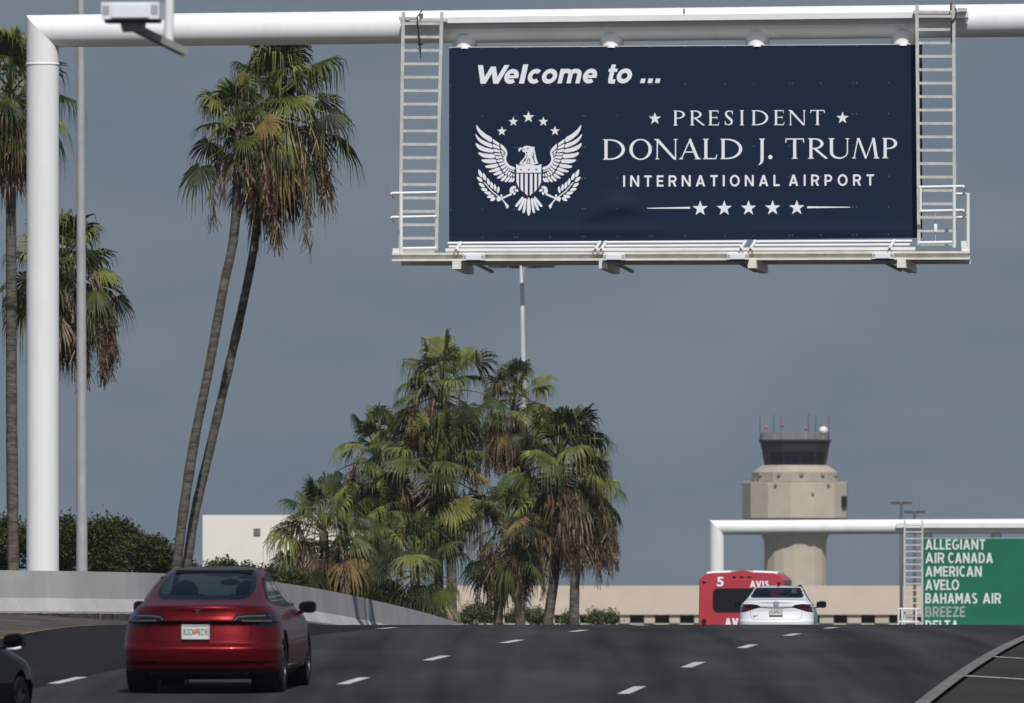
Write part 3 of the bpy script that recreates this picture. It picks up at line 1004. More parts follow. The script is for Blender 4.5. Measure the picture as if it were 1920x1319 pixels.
def build_sign():
    root = empty('welcome_sign', PG(1285, 452, 0))
    tag(root, 'wide dark navy overhead sign with white eagle emblem and airport lettering', 'sign')
    mb = MB()
    nx, ny = 48, 20
    rng = random.Random(4)

    def pt(i, j, off=0):
        u, v = i / nx, j / ny
        x = 842 + (1729 - 842) * u
        yt = 89 - 6 * u; yb = 455 - 8.5 * u
        return x, yt + (yb - yt) * v

    nx, ny = 150, 60
    for j in range(ny + 1):
        for i in range(nx + 1):
            x, y = pt(i, j)
            mb.v.append(tuple(PG(x, y, bulge(x, y))))
    for j in range(ny):
        for i in range(nx):
            q = j * (nx + 1) + i
            mb.f.append((q, q + nx + 1, q + nx + 2, q + 1)); mb.m.append(0)
    mb.build('face_panel', M['navy'], root, smooth=True)
    mb = MB()
    gquad(mb, [(842.3, 454), (1728.7, 445.5), (1728.7, 84), (842.3, 90)], .10, .12)
    mb.build('backing_panel', M['alu'], root)
    mb = MB()
    gquad(mb, [(842, 90), (1729, 84), (1729, 82.4), (842, 88.4)], -.012, .25)
    mb.build('top_edge_trim', M['alu'], root)
    for x in (872, 1147, 1420, 1694):
        c = PG(x, 90 - 6 * (x - 842) / 887.0 + 2, .06)
        mb = MB()
        for i in range(5):
            th = math.pi / 2 * i / 4
            for j in range(16):
                a = 2 * math.pi * j / 16
                mb.v.append(tuple(c + U * .115 * math.cos(th) * math.cos(a) + N * .10 * math.cos(th) * math.sin(a) + ZV * .085 * math.sin(th)))
        for i in range(4):
            for j in range(16):
                jj = (j + 1) % 16
                mb.f.append((i * 16 + j, i * 16 + jj, (i + 1) * 16 + jj, (i + 1) * 16 + j)); mb.m.append(0)
        mb.build('hanger_lug', M['white'], root, smooth=True)
    # writing
    ox, oy, k = 820, 60, 3.664
    H = 128.0
    for word in ([('W', 267, 182), ('e', 450, 97), ('l', 560, 35), ('c', 611, 97), ('o', 708, 103), ('m', 825, 152), ('e', 990, 95)], [('t', 1156, 62), ('o', 1222, 103)], [('.', 1393, 31)], [('.', 1444, 31)], [('.', 1495, 31)]):
        d = Decal(PS, start=.005)
        for ch, x0, w in word:
            yb = 357 - (x0 - 285) * .0042
            for poly in sans_glyph(ch, w / H, .232):
                d.poly([(ox + (x0 + (px + .23 * py) * H) / k, oy + (yb - py * H) / k) for px, py in poly])
        d.mb.build('lettering', M['letter'], root)
    ox2, oy2, k2 = 1100, 180, 3.097
    q2 = lambda v: ox2 + v / k2
    for t, a, b, y0, y1 in (("INTERNATIONAL", 212, 1121, 463, 528), ("AIRPORT", 1174, 1668, 458, 523)):
        d = Decal(PS, start=.005)
        sans_line(d, t, q2(a), q2(b), oy2 + y0 / k2, oy2 + y1 / k2, .168, gap=1, tilt=-.004)
        d.mb.build('lettering', M['letter'], root)

    def serif_line(name, items, ytop, ybot, tilt, st, th):
        d = Decal(PS, start=.005)
        for ch, a, b in items:
            x0, x1 = q2(a), q2(b)
            xc = (a - items[0][1]) * tilt
            h = (ybot - ytop) / k2
            yb = oy2 + ybot / k2 + xc
            for poly in serif_glyph(ch, (x1 - x0) / h, st, th):
                d.poly([(x0 + px * h, yb - py * h) for px, py in poly])
        d.mb.build(name, M['letter'], root)
    serif_line('lettering', [('P', 503, 570), ('R', 600, 684), ('E', 707, 768), ('S', 800, 852), ('I', 883, 920), ('D', 958, 1054), ('E', 1087, 1147), ('N', 1175, 1272), ('T', 1300, 1381)], 86, 173, -.0014, .145, .062)
    for items in NAME: serif_line('lettering', items, 253 - (items[0][1] - 95) * .0050, 371 - (items[0][1] - 95) * .0050, -.0016, .150, .056)
    one = lambda name, pts: (lambda d: (d.poly([(q2(x), oy2 + y / k2) for x, y in pts]), d.mb.build(name, M['letter'], root)))(Decal(PS, start=.005))
    for cx, cy, r in ((396, 133, 37), (1486, 129, 37)): one('star', star(cx, cy, r))
    for k3, cx in enumerate((659, 799, 940, 1080, 1220)): one('star', star(cx, 655 - k3 * 1.2, 46))
    one('tapered_rule', [(352, 651), (352, 655), (600, 656), (600, 645)])
    one('tapered_rule', [(1280, 642), (1280, 653), (1531, 649), (1531, 645)])
    # screw heads in rows
    mb = MB()
    dk = lambda a: 820 + a / 3.664
    cols = [90, 310, 530, 548, 773, 997, 1015, 1237, 1460, 1478, 1702]
    xs = [dk(a) for a in cols] + [1359, 1413, 1480, 1486, 1539, 1599, 1606, 1666]
    for yy in (91.5, 161, 219, 278, 336, 393.5, 446):
        for x in xs:
            y = yy - 6 * (x - 842) / 887
            c = PS(x, y, -.010)
            mb.face([c + U * .0075 * math.cos(a) + ZV * .0075 * math.sin(a) for a in (0, 1.047, 2.094, 3.1416, 4.189, 5.236)])
    mb.build('screw_heads', M['alu'], root)
    build_emblem(root)


def build_emblem(root):
    k = 5.496
    W = lambda x, y: (870 + x / k, 180 + y / k)
    d = Decal(PS, step=.0005, start=.005)
    mk = lambda pts: d.poly([W(x, y) for x, y in pts])
    mir = lambda pts: [(1334 - x, y) for x, y in pts]

    def both(pts): mk(pts); mk(mir(pts))

    def smooth(pts, n=4):
        out = []
        m = len(pts)
        for i in range(m):
            p0, p1, p2, p3 = pts[i - 1], pts[i], pts[(i + 1) % m], pts[(i + 2) % m]
            for j in range(n):
                t = j / n
                out.append(tuple(.5 * (2 * p1[c] + (p2[c] - p0[c]) * t + (2 * p0[c] - 5 * p1[c] + 4 * p2[c] - p3[c]) * t * t + (3 * p1[c] - p0[c] - 3 * p2[c] + p3[c]) * t ** 3) for c in (0, 1)))
        return out

    def leafp(cx, cy, L, w, ang):
        a = math.radians(ang); ca, sa = math.cos(a), math.sin(a)
        pts = []
        for i in range(9):
            t = -1 + i / 4; y = (1 - t * t) ** .8 * (1 + .15 * t)
            pts.append((t * L / 2, y * w / 2))
        pts += [(x, -y) for x, y in pts[-2:0:-1]]
        return [(cx + x * ca - y * sa, cy + x * sa + y * ca) for x, y in pts]
    for cx, cy, r in ((390, 366, 52), (508, 267, 52), (664, 221, 63), (818, 267, 52), (938, 363, 52)):
        mk(star(cx, cy, r))
    prim = [[(128, 300), (165, 345), (225, 395), (285, 432), (283, 478), (225, 450), (170, 405), (135, 350)],
            [(118, 392), (165, 440), (230, 475), (285, 497), (290, 535), (225, 515), (165, 480), (128, 430)],
            [(122, 487), (175, 515), (240, 540), (295, 553), (300, 583), (235, 580), (170, 560), (132, 525)],
            [(150, 582), (200, 593), (260, 600), (308, 603), (314, 640), (255, 643), (195, 632), (158, 606)],
            [(182, 657), (235, 655), (285, 655), (325, 657), (332, 687), (280, 695), (225, 692), (188, 675)],
            [(220, 724), (260, 712), (310, 705), (342, 700), (352, 727), (310, 742), (262, 746), (228, 740)],
            [(256, 775), (300, 757), (340, 742), (365, 738), (372, 762), (335, 780), (290, 787), (262, 787)],
            [(303, 807), (335, 788), (372, 772), (388, 778), (390, 795), (355, 812), (322, 820), (305, 815)],
            [(340, 845), (368, 820), (400, 800), (413, 812), (400, 832), (370, 850), (345, 853)],
            [(380, 868), (402, 840), (428, 818), (440, 830), (428, 855), (402, 878), (385, 880)],
            [(420, 880), (440, 850), (462, 828), (474, 840), (460, 868), (438, 888), (424, 890)],
            [(458, 885), (475, 858), (490, 838), (500, 850), (492, 878), (475, 892)],
            [(490, 885), (502, 860), (515, 842), (522, 860), (512, 882), (500, 890)]]
    for p in prim: both(smooth(p, 3))
    sec = [[(297, 444), (365, 490), (362, 518), (300, 480)], [(298, 494), (365, 527), (368, 550), (300, 530)], [(302, 544), (372, 562), (376, 585), (308, 575)],
           [(310, 590), (380, 595), (386, 613), (318, 612)], [(320, 624), (388, 622), (396, 643), (332, 648)], [(335, 661), (398, 652), (406, 673), (350, 685)],
           [(355, 697), (408, 682), (418, 701), (370, 722)], [(375, 733), (420, 710), (432, 729), (392, 758)], [(396, 770), (434, 738), (448, 753), (412, 790)],
           [(418, 798), (452, 762), (466, 774), (436, 815)], [(445, 815), (470, 780), (484, 790), (462, 826)], [(472, 825), (488, 796), (502, 802), (490, 833)], [(502, 826), (509, 803), (522, 808), (516, 833)],
           [(376, 506), (426, 560), (418, 578), (377, 532)], [(379, 547), (416, 590), (411, 604), (381, 570)], [(386, 582), (410, 612), (407, 628), (391, 605)],
           [(394, 622), (409, 641), (411, 659), (401, 650)], [(405, 667), (416, 674), (423, 690), (412, 690)], [(416, 700), (430, 702), (437, 717), (426, 721)],
           [(432, 729), (445, 727), (456, 740), (442, 747)], [(450, 756), (461, 746), (474, 757), (466, 769)], [(470, 769), (481, 758), (496, 768), (488, 779)], [(494, 776), (504, 767), (520, 777), (515, 789)]]
    for p in sec: both(p)
    both(smooth([(374, 492), (405, 516), (440, 560), (446, 600), (433, 650), (450, 695), (485, 725), (520, 735), (520, 763), (478, 752), (437, 718), (414, 672), (412, 625), (426, 590), (417, 560), (392, 528)], 2))
    mk(smooth([(537, 703), (567, 716), (610, 718), (640, 709), (667, 700), (695, 709), (725, 718), (767, 716), (797, 703), (797, 750), (797, 793), (700, 793), (630, 793), (537, 793), (537, 750)], 1))
    for a, b, y in ((540, 566, 952), (583, 609, 994), (628, 656, 1030)):
        y2 = y - 30 if a < 600 else y - 25
        both([(a, 803), (b, 803), (b, y if a > 560 else y), (a, y2 if a > 560 else 890)])
    mk(smooth([(560, 556), (568, 540), (590, 533), (605, 536), (618, 522), (645, 515), (680, 520), (712, 528), (733, 527), (722, 545), (732, 570), (735, 600), (742, 625), (750, 660), (765, 695), (745, 700), (720, 712), (690, 705), (667, 692), (645, 708), (610, 712), (570, 705), (590, 670), (615, 645), (632, 610), (628, 585), (605, 577), (600, 558), (578, 560), (572, 577), (563, 572)], 2))
    tail = [((652, 1075), (667, 1062), (682, 1075), (686, 1190), (667, 1237), (648, 1190)),
            ((628, 1062), (645, 1068), (640, 1110), (628, 1195), (608, 1208), (604, 1185)), ((610, 1060), (625, 1062), (618, 1095), (590, 1165), (566, 1183), (562, 1160)), ((600, 1040), (610, 1052), (595, 1085), (552, 1140), (530, 1142), (530, 1125))]
    mk(smooth(tail[0], 3))
    for p in tail[1:]: both(smooth(list(p), 3))
    mk(arc(667, 1056, 8, 8, 0, 360, 10)[:-1])
    lv = [(167, 800, 92, 34, 68), (210, 833, 85, 32, 72), (251, 885, 78, 30, 78), (285, 922, 80, 30, 80), (319, 945, 75, 28, 85), (352, 968, 75, 28, 98),
          (162, 861, 80, 34, 39), (182, 920, 75, 34, 33), (208, 966, 72, 34, 12), (245, 1002, 76, 34, 11), (274, 1037, 80, 34, -11), (297, 1066, 66, 34, -29)]
    for l in lv: both(leafp(*l))
    both([(203, 894), (211, 888), (290, 980), (384, 1052), (402, 1068), (440, 1112), (430, 1114), (380, 1064), (283, 988)])
    both(smooth([(404, 1072), (430, 1102), (462, 1134), (443, 1165), (426, 1128)], 2))
    both([(385, 1052), (487, 1000), (494, 1022), (392, 1066)])
    both(smooth([(470, 992), (481, 945), (512, 928), (520, 950), (505, 965), (515, 985), (500, 1008)], 2))
    both(smooth([(522, 926), (536, 940), (532, 958), (518, 950)], 2)); both(smooth([(518, 966), (552, 962), (560, 988), (530, 985)], 2)); both(smooth([(508, 995), (530, 992), (528, 1015), (512, 1024)], 2))
    both(smooth([(335, 1050), (370, 1042), (392, 1062), (350, 1092)], 2)); both([(370, 1030), (384, 1014), (398, 1024), (392, 1050)])
    d.mb.build('eagle_emblem', M['letter'], root)
    # the dark lines inside the emblem, cut in the ground colour
    d = Decal(PS, step=.0005, start=.0095)
    for cx in (587, 667, 745): d.poly([W(x, y) for x, y in star(cx, 760, 13)])
    for p in ([(638, 545), (668, 538), (660, 552)], [(636, 578), (650, 574), (652, 588), (640, 592)], [(578, 549), (606, 546), (632, 556), (606, 553)],
              [(628, 645), (636, 648), (604, 700), (598, 696)], [(662, 640), (670, 640), (650, 700), (642, 700)], [(672, 645), (680, 648), (682, 700), (674, 700)], [(700, 620), (706, 616), (738, 690), (728, 692)], [(650, 610), (658, 606), (628, 680), (622, 676)], [(706, 580), (712, 580), (726, 640), (718, 640)]):
        d.poly([W(x, y) for x, y in p])
    d.mb.build('emblem_lines', M['navy'], root)


build_sign()
ladder('access_ladder', 'pale aluminium ladder hanging from the crossbeam left of the navy sign', (756, 750), (828, 818), 23, 470, 18, -.42)
ladder('access_ladder', 'pale aluminium ladder overlapping the right edge of the navy sign', (1719, 1723), (1788, 1790), 9, 460, 18, -.42)


def build_catwalk():
    root = empty('catwalk', PG(1280, 480, -.8))
    tag(root, 'narrow white steel service catwalk with folded handrails along the foot of the navy sign', 'catwalk')
    tl = lambda x: -3.2 * (x - 735) / 1085.0
    q = lambda x0, x1, ya, yb: [(x0, yb + tl(x0)), (x1, yb + tl(x1)), (x1, ya + tl(x1)), (x0, ya + tl(x0))]
    f = -1.15
    mb = MB()                                   # two channels: bright flanges, shadowed web between
    for x0, x1 in ((735, 1818),):
        gquad(mb, q(x0, x1, 474.5, 478.5), f, .10)
        gquad(mb, q(x0, x1, 486, 490), f, .10)
        gquad(mb, q(x0, x1, 478.5, 486), f + .085, .012)
    mb.build('front_channel', M['cream'], root)
    mb = MB()
    gquad(mb, q(752, 1820, 487, 498.5), -.20, .10)
    mb.build('rear_channel', M['cream'], root)
    mb = MB()
    gquad(mb, q(835, 1716, 466.5, 471.5), f + .08, .05)
    gquad(mb, q(835, 1716, 471.5, 474.4), f + .11, .03)
    mb.build('kick_plate', M['white'], root)
    mb = MB()
    gquad(mb, q(738, 1815, 474.5, 475.5), f + .14, .80)
    for k in range(60): 
        x = 745 + k * 18
        gquad(mb, q(x, x + 2, 475.6, 478), f + .14, .80)
    mb.build('grating', M['grate'], root)
    for x0, x1 in ((735, 752), (1802, 1818)):
        mb = MB()
        gquad(mb, q(x0 + 1, x1, 466, 474.3), f + .05, .06)
        mb.build('end_plate', M['white'], root)
    # outrigger tubes under the walk, sloping down and away to the right
    for x in (856, 1131, 1410, 1690):
        mb = MB()
        y = 496.5 + tl(x)
        a = [PG(x - 8, y + 8.5, f - .03), PG(x + 8, y + 8.5, f - .03), PG(x + 8, y - 8.5, f - .03), PG(x - 8, y - 8.5, f - .03)]
        sh = N * 1.25 - ZV * .09 + U * .10
        mb.hexa(a, [p + sh for p in a])
        mb.build('outrigger', M['cream'], root)
    # handrails folded flat against the sign
    for x0, x1, posts in ((840, 1122, (855, 1116)), (1132, 1396, (1127, 1389)), (1412, 1712, (1407, 1668))):
        mb = MB()
        yb = 457 + tl(x0) * 1.6
        ye = 457 + tl(x1) * 1.6
        gtube(mb, [(x0, yb), (x1, ye)], -.40, .032, 10)
        gtube(mb, [(x0 + (0 if x0 > 1000 else 2), yb + 7.0), (x1 - 6, ye + 7.0)], -.62, .032, 10)
        for k, xp in enumerate(posts):
            up = 9 if (k == 1 or x0 > 1000) else 9
            gtube(mb, [(xp + up, yb - 1 if k == 0 else ye - 1), (xp, (yb if k == 0 else ye) + 13)], [-.42, -1.12], .036, 10)
        mb.build('handrail', M['white'], root, smooth=True, angle=50)
        for k, xp in enumerate(posts):          # rusty hinge shoes
            mb = MB()
            y = 470 + tl(xp)
            gbar(mb, xp - 5, y + 1, xp - 2.2, y + 8, f - .02, .05); gbar(mb, xp + 2.2, y + 1, xp + 5, y + 8, f - .02, .05)
            gbar(mb, xp - 6, y + 7.5, xp + 6, y + 9.5, f - .03, .02)
            mb.build('hinge_shoe', M['hinge'], root)
            mb = MB()
            c = PG(xp - .2, y + .0, -1.15)
            mb.face([c + U * .022 * math.cos(a * .6283) + ZV * .022 * math.sin(a * .6283) for a in range(10)])
            mb.build('pipe_bore', M['black'], root)
    return root


M['hinge'] = mat('rust_stained_shoe', (.50, .42, .34), .7, col2=(.16, .08, .045), scale=22)
build_catwalk()


def build_cage(name, label, x0, x1, post, yt, ym, yb, out, pull):
    """small fall guard of white pipe at a ladder's foot"""
    root = empty(name, PG(x0, yb, -1.0))
    tag(root, label, 'guard rail', 'pipe guards at the ladder feet')
    for y in (yt, ym):
        mb = MB()
        xe = x1 if out < x0 else x0 + 2
        mb.tube([PG(out, y, -1.08), PG(xe, y + (-1.5 if out < x0 else 1.5), -1.08)], .034, 10)
        s = 1 if out > x0 else -1
        mb.tube([PG(out, y, -1.08), PG(out + pull, y + 7, -.52)], .034, 10)
        mb.build('rail', M['white'], root, smooth=True, angle=50)
    for xp, ya in post:
        mb = MB()
        mb.tube([PG(xp, ya, -1.10), PG(xp, yb + 9, -1.10)], .040, 10)
        mb.build('post', M['white'], root, smooth=True, angle=50)
    mb = MB()
    mb.tube([PG(x0, yb, -1.06), PG(x1, yb - 1, -1.06)], .040, 12)
    mb.build('foot_rail', M['white'], root, smooth=True, angle=50)
    return root


build_cage('pipe_guard', 'white pipe guard round the foot of the left ladder', 756, 819, [(752, 362)], 363, 408, 467, 735, 3)
rg = build_cage('pipe_guard', 'white pipe guard with tall outer post round the foot of the right ladder', 1722, 1786, [(1789, 350)], 350, 395, 456, 1806, 4)
mb = MB(); mb.tube([PG(1815, 362, -.6), PG(1815, 486, -.6)], .040, 10)
mb.tube([PG(1793, 364, -.60), PG(1812, 364, -.60)], .030, 8); mb.tube([PG(1793, 408, -.60), PG(1812, 408, -.60)], .030, 8)
mb.build('outer_post', M['white'], rg, smooth=True, angle=50)
mb = MB(); mb.tube([PG(1726, 350, -1.08), PG(1726, 395, -1.08)], .032, 8); mb.build('post', M['white'], rg, smooth=True, angle=50)
mb = MB(); gbar(mb, 1802, 452, 1812, 463, -1.0, .02); mb.build('end_plate', M['white'], rg)


M['armgrey'] = mat('grey_arm', (.26, .255, .24), .55, var=.1, scale=8)
U_K = .01205
_U, _Z = U, ZV


def sign_light(c, w, group, label, post=False):
    s = w / 40.0
    root = empty('sign_light', c)
    tag(root, label, 'floodlight', group)
    k = U_K * s

    def blk(x0, z0, x1, z1, d0, d1, m, name, par=root):
        mb = MB()
        a = [c + U * k * x + ZV * k * z + N * d0 * s for x, z in ((x0, z0), (x1, z0), (x1, z1), (x0, z1))]
        mb.hexa(a, [p + N * (d1 - d0) * s for p in a])
        return mb.build(name, m, par)
    body = blk(-20, -5, 20, 6.5, 0, .24, M['fixture'], 'housing')
    blk(-13, -4, 13, 4.5, -.014, -.002, M['fixture'], 'lens_frame')
    for j in range(3):
        for sx in (-1, 1):
            x = sx * (15.2 + j * 1.6)
            blk(x - .5, -2, x + .5, 4.2, -.006, -.001, M['slot'], 'vent_slot', body)
    blk(-18.5, -7.4, 18.5, -5.1, .03, .22, M['dark'], 'base_tray')
    L = lambda x, z, d: c + U * k * x + ZV * k * z + N * d * s
    mb = MB()
    mb.hexa([L(-7, -13.5, .10), L(7, -13.5, .10), L(8, -7.5, .06), L(-8, -7.5, .06)], [L(-7, -13.5, .18), L(7, -13.5, .18), L(8, -7.5, .20), L(-8, -7.5, .20)])
    mb.build('saddle', M['armgrey'], root)
    mb = MB()
    mb.bar(L(2, -11, .14), L(28, -25.5, .62), .07 * s, .06 * s)
    mb.build('arm', M['armgrey'], root)
    return root


for px, py, lab in ((888, 483.5, 'white sign floodlight at the left end of the catwalk below the eagle emblem'),
                    (1151, 483, 'white sign floodlight on the catwalk below the middle of the sign, second from left'),
                    (1383, 482, 'white sign floodlight on the catwalk below the row of five stars'),
                    (1655, 480.5, 'white sign floodlight at the right end of the catwalk near the right ladder')):
    sign_light(PG(px, py, -1.34), 40, 'floodlights along the catwalk', lab)
# black straps tied at the ladder heads, white cap hanging in the right ladder
mb = MB()
mb.tube([PG(792, 19, -.30), PG(782, 33, -.45), PG(784, 55, -.46), PG(787, 80, -.46), PG(789, 110, -.46)], [.014, .016, .014, .022, .010], 6)
mb.ball(PG(788, 83, -.46), (.06, .04, .035), 5)
tag(mb.build('tie_strap', M['black']), 'frayed black strap dangling in the head of the left ladder', 'strap')
mb = MB()
mb.tube([PG(1783, 6, -.30), PG(1793, 18, -.44), PG(1792, 32, -.46), PG(1784, 42, -.46), PG(1784, 80, -.46)], .016, 6)
tag(mb.build('tie_strap', M['black']), 'thin black strap looped over the head of the right ladder', 'strap')
root = empty('hanging_counterweight', PG(1754, 420, -.9))
tag(root, 'small white cylinder hanging on a thin cable inside the right ladder guard', 'counterweight')
mb = MB(); mb.tube([PG(1754, 398, -.9), PG(1754, 460, -.9)], .008, 6); mb.build('cable', M['alu'], root)
mb = MB(); mb.lathe([(.001, .08), (.03, .08), (.045, .05), (.045, -.10), (.001, -.10)], PG(1754, 427, -.9), 12); mb.build('weight', M['white'], root, smooth=True, angle=40)

# ---- the blurred floodlight of a nearer gantry, hanging in at the top of the frame
near = P(244, 22, 93)
o = sign_light(near, 110 * 93 / 257, 'x', 'white floodlight hanging out of focus at the top left edge')
del o['group']
mb = MB()
s = 110 * 93 / 257 / 40
mb.tube([P(316, 92, 93.6), P(317, 30, 93.6), P(319, -420, 93.6)], .040, 12)
mb.build('hanging_post', M['white'], o, smooth=True, angle=50)
mb = MB(); mb.box(P(318, -430, 93.6), (.6, .12, .1)); mb.build('mounting_beam', M['white'], o)

# ------------------------------------------------------------------ the far gantry with the airline sign
def build_far_gantry():
    Y = 530.0
    base = P(1344, HY, Y); base.z = zr(Y) - .3
    root = empty('sign_gantry', base)
    tag(root, 'smaller far white tubular gantry rising behind the red shuttle bus', 'gantry')
    r = 13.7 * Y / F
    top = P(1344, 989.5, Y)
    end = P(2350, 985, Y)
    n = 28
    mb = MB(); rl, rc = [], []
    for k in range(n):
        a = 2 * math.pi * k / n
        o = Vector((r * math.cos(a), r * math.sin(a), 0))
        rl.append(base + o); rc.append(top + o + Vector((0, 0, -r * math.cos(a))))
    mb.v += [tuple(p) for p in rl + rc]
    for k in range(n):
        kk = (k + 1) % n
        mb.f.append((k, kk, n + kk, n + k)); mb.m.append(0)
    mb.build('post', M['white'], root, smooth=True)
    mb = MB()
    mb.v += [tuple(p) for p in rc] + [tuple(end + Vector((0, r * math.sin(2 * math.pi * k / n), -r * math.cos(2 * math.pi * k / n)))) for k in range(n)]
    for k in range(n):
        kk = (k + 1) % n
        mb.f.append((k, n + k, n + kk, kk)); mb.m.append(0)
    mb.build('crossbeam', M['white'], root, smooth=True)
    mb = MB(); e = Vector((end.x, end.y, base.z)); mb.tube([e, end + Vector((0, 0, r))], r, 24); mb.build('post', M['white'], root, smooth=True)
    mb = MB()
    px = lambda x, y, d=0: P(x, y, Y) + Vector((0, d, 0))
    rect = lambda x0, y0, x1, y1, d0, d1: mb.hexa([px(x0, y1, d0), px(x1, y1, d0), px(x1, y0, d0), px(x0, y0, d0)], [px(x0, y1, d1), px(x1, y1, d1), px(x1, y0, d1), px(x0, y0, d1)])
    rect(1680, 981, 2300, 990, -.62, -.15); rect(1681, 990.2, 2300, 998, -.45, -.10)
    mb.build('sign_rail', M['white'], root)
    for x in (1738, 1868, 2000, 2130):
        mb = MB(); mb.tube([px(x, 996, .1), px(x, 1040, .1)], .26, 16); mb.build('hanger_stub', M['white'], root, smooth=True)
    # sign
    root = empty('airline_sign', P(1980, 1190, Y))
    tag(root, 'green overhead road sign listing airlines in white capitals', 'sign')
    mb = MB(); rect(1731, 1010, 2270, 1192, -.40, -.30); mb.build('face_panel', M['green'], root)
    mb = MB(); rect(1730, 1009, 2271, 1193, -.295, -.2); mb.build('backing_panel', M['alu'], root)
    fn = lambda x, y: px(x, y, -.41)
    for t, x1, yt in (("ALLEGIANT", 1846, 1011.5), ("AIR CANADA", 1862.5, 1036.8), ("AMERICAN", 1841, 1062), ("AVELO", 1802, 1087.2), ("BAHAMAS AIR", 1876, 1112.5), ("BREEZE", 1809, 1137.8), ("DELTA", 1798, 1163.5)):
        w0 = 0
        parts = t.split(' ')
        xs = {"AIR CANADA": (1734.5, 1770, 1777), "BAHAMAS AIR": (1734.5, 1832, 1842)}.get(t)
        for wi, word in enumerate(parts):
            a = 1734.5 if wi == 0 else xs[2]
            b = x1 if (wi == len(parts) - 1) else xs[1]
            d = Decal(lambda x, y, off: px(x, y, -.40 + off), start=.01, step=.001)
            sans_line(d, word, a, b, yt, yt + 19.5, .165)
            d.mb.build('lettering', M['letterdim'] if t == "BREEZE" else M['letter2'], root)
    # ladder and its small cage
    root = empty('access_ladder', P(1710, 1176, Y))
    tag(root, 'thin pale ladder on the far gantry left of the green sign', 'ladder')
    for x in (1695, 1728):
        mb = MB(); rect(x - 1.6, 976, x + 1.6, 1186, -.95, -.88); mb.build('stile', M['alu'], root)
    for k in range(17):
        y = 986 + k * 12.1
        mb = MB(); rect(1696.8, y - 1.2, 1726.2, y + 1.2, -.94, -.90); mb.build('rung', M['alu'], root)
    root = empty('pipe_guard', P(1705, 1186, Y))
    tag(root, 'small white pipe guard at the foot of the far ladder', 'guard rail')
    for y in (1142, 1166):
        mb = MB(); mb.tube([px(1682, y, -1.1), px(1721, y, -1.1), px(1721, y + 2, -.45)], .04, 8); mb.build('rail', M['white'], root)
    for x in (1683, 1690, 1716):
        mb = MB(); mb.tube([px(x, 1141, -1.12), px(x, 1188, -1.12)], .045, 8); mb.build('post', M['white'], root)
    root = empty('catwalk', P(1980, 1196, Y))
    tag(root, 'white steel catwalk along the foot of the green airline sign', 'catwalk')
    mb = MB(); rect(1680, 1195, 2290, 1200, -1.3, -.2); mb.build('deck', M['cream'], root)


build_far_gantry()


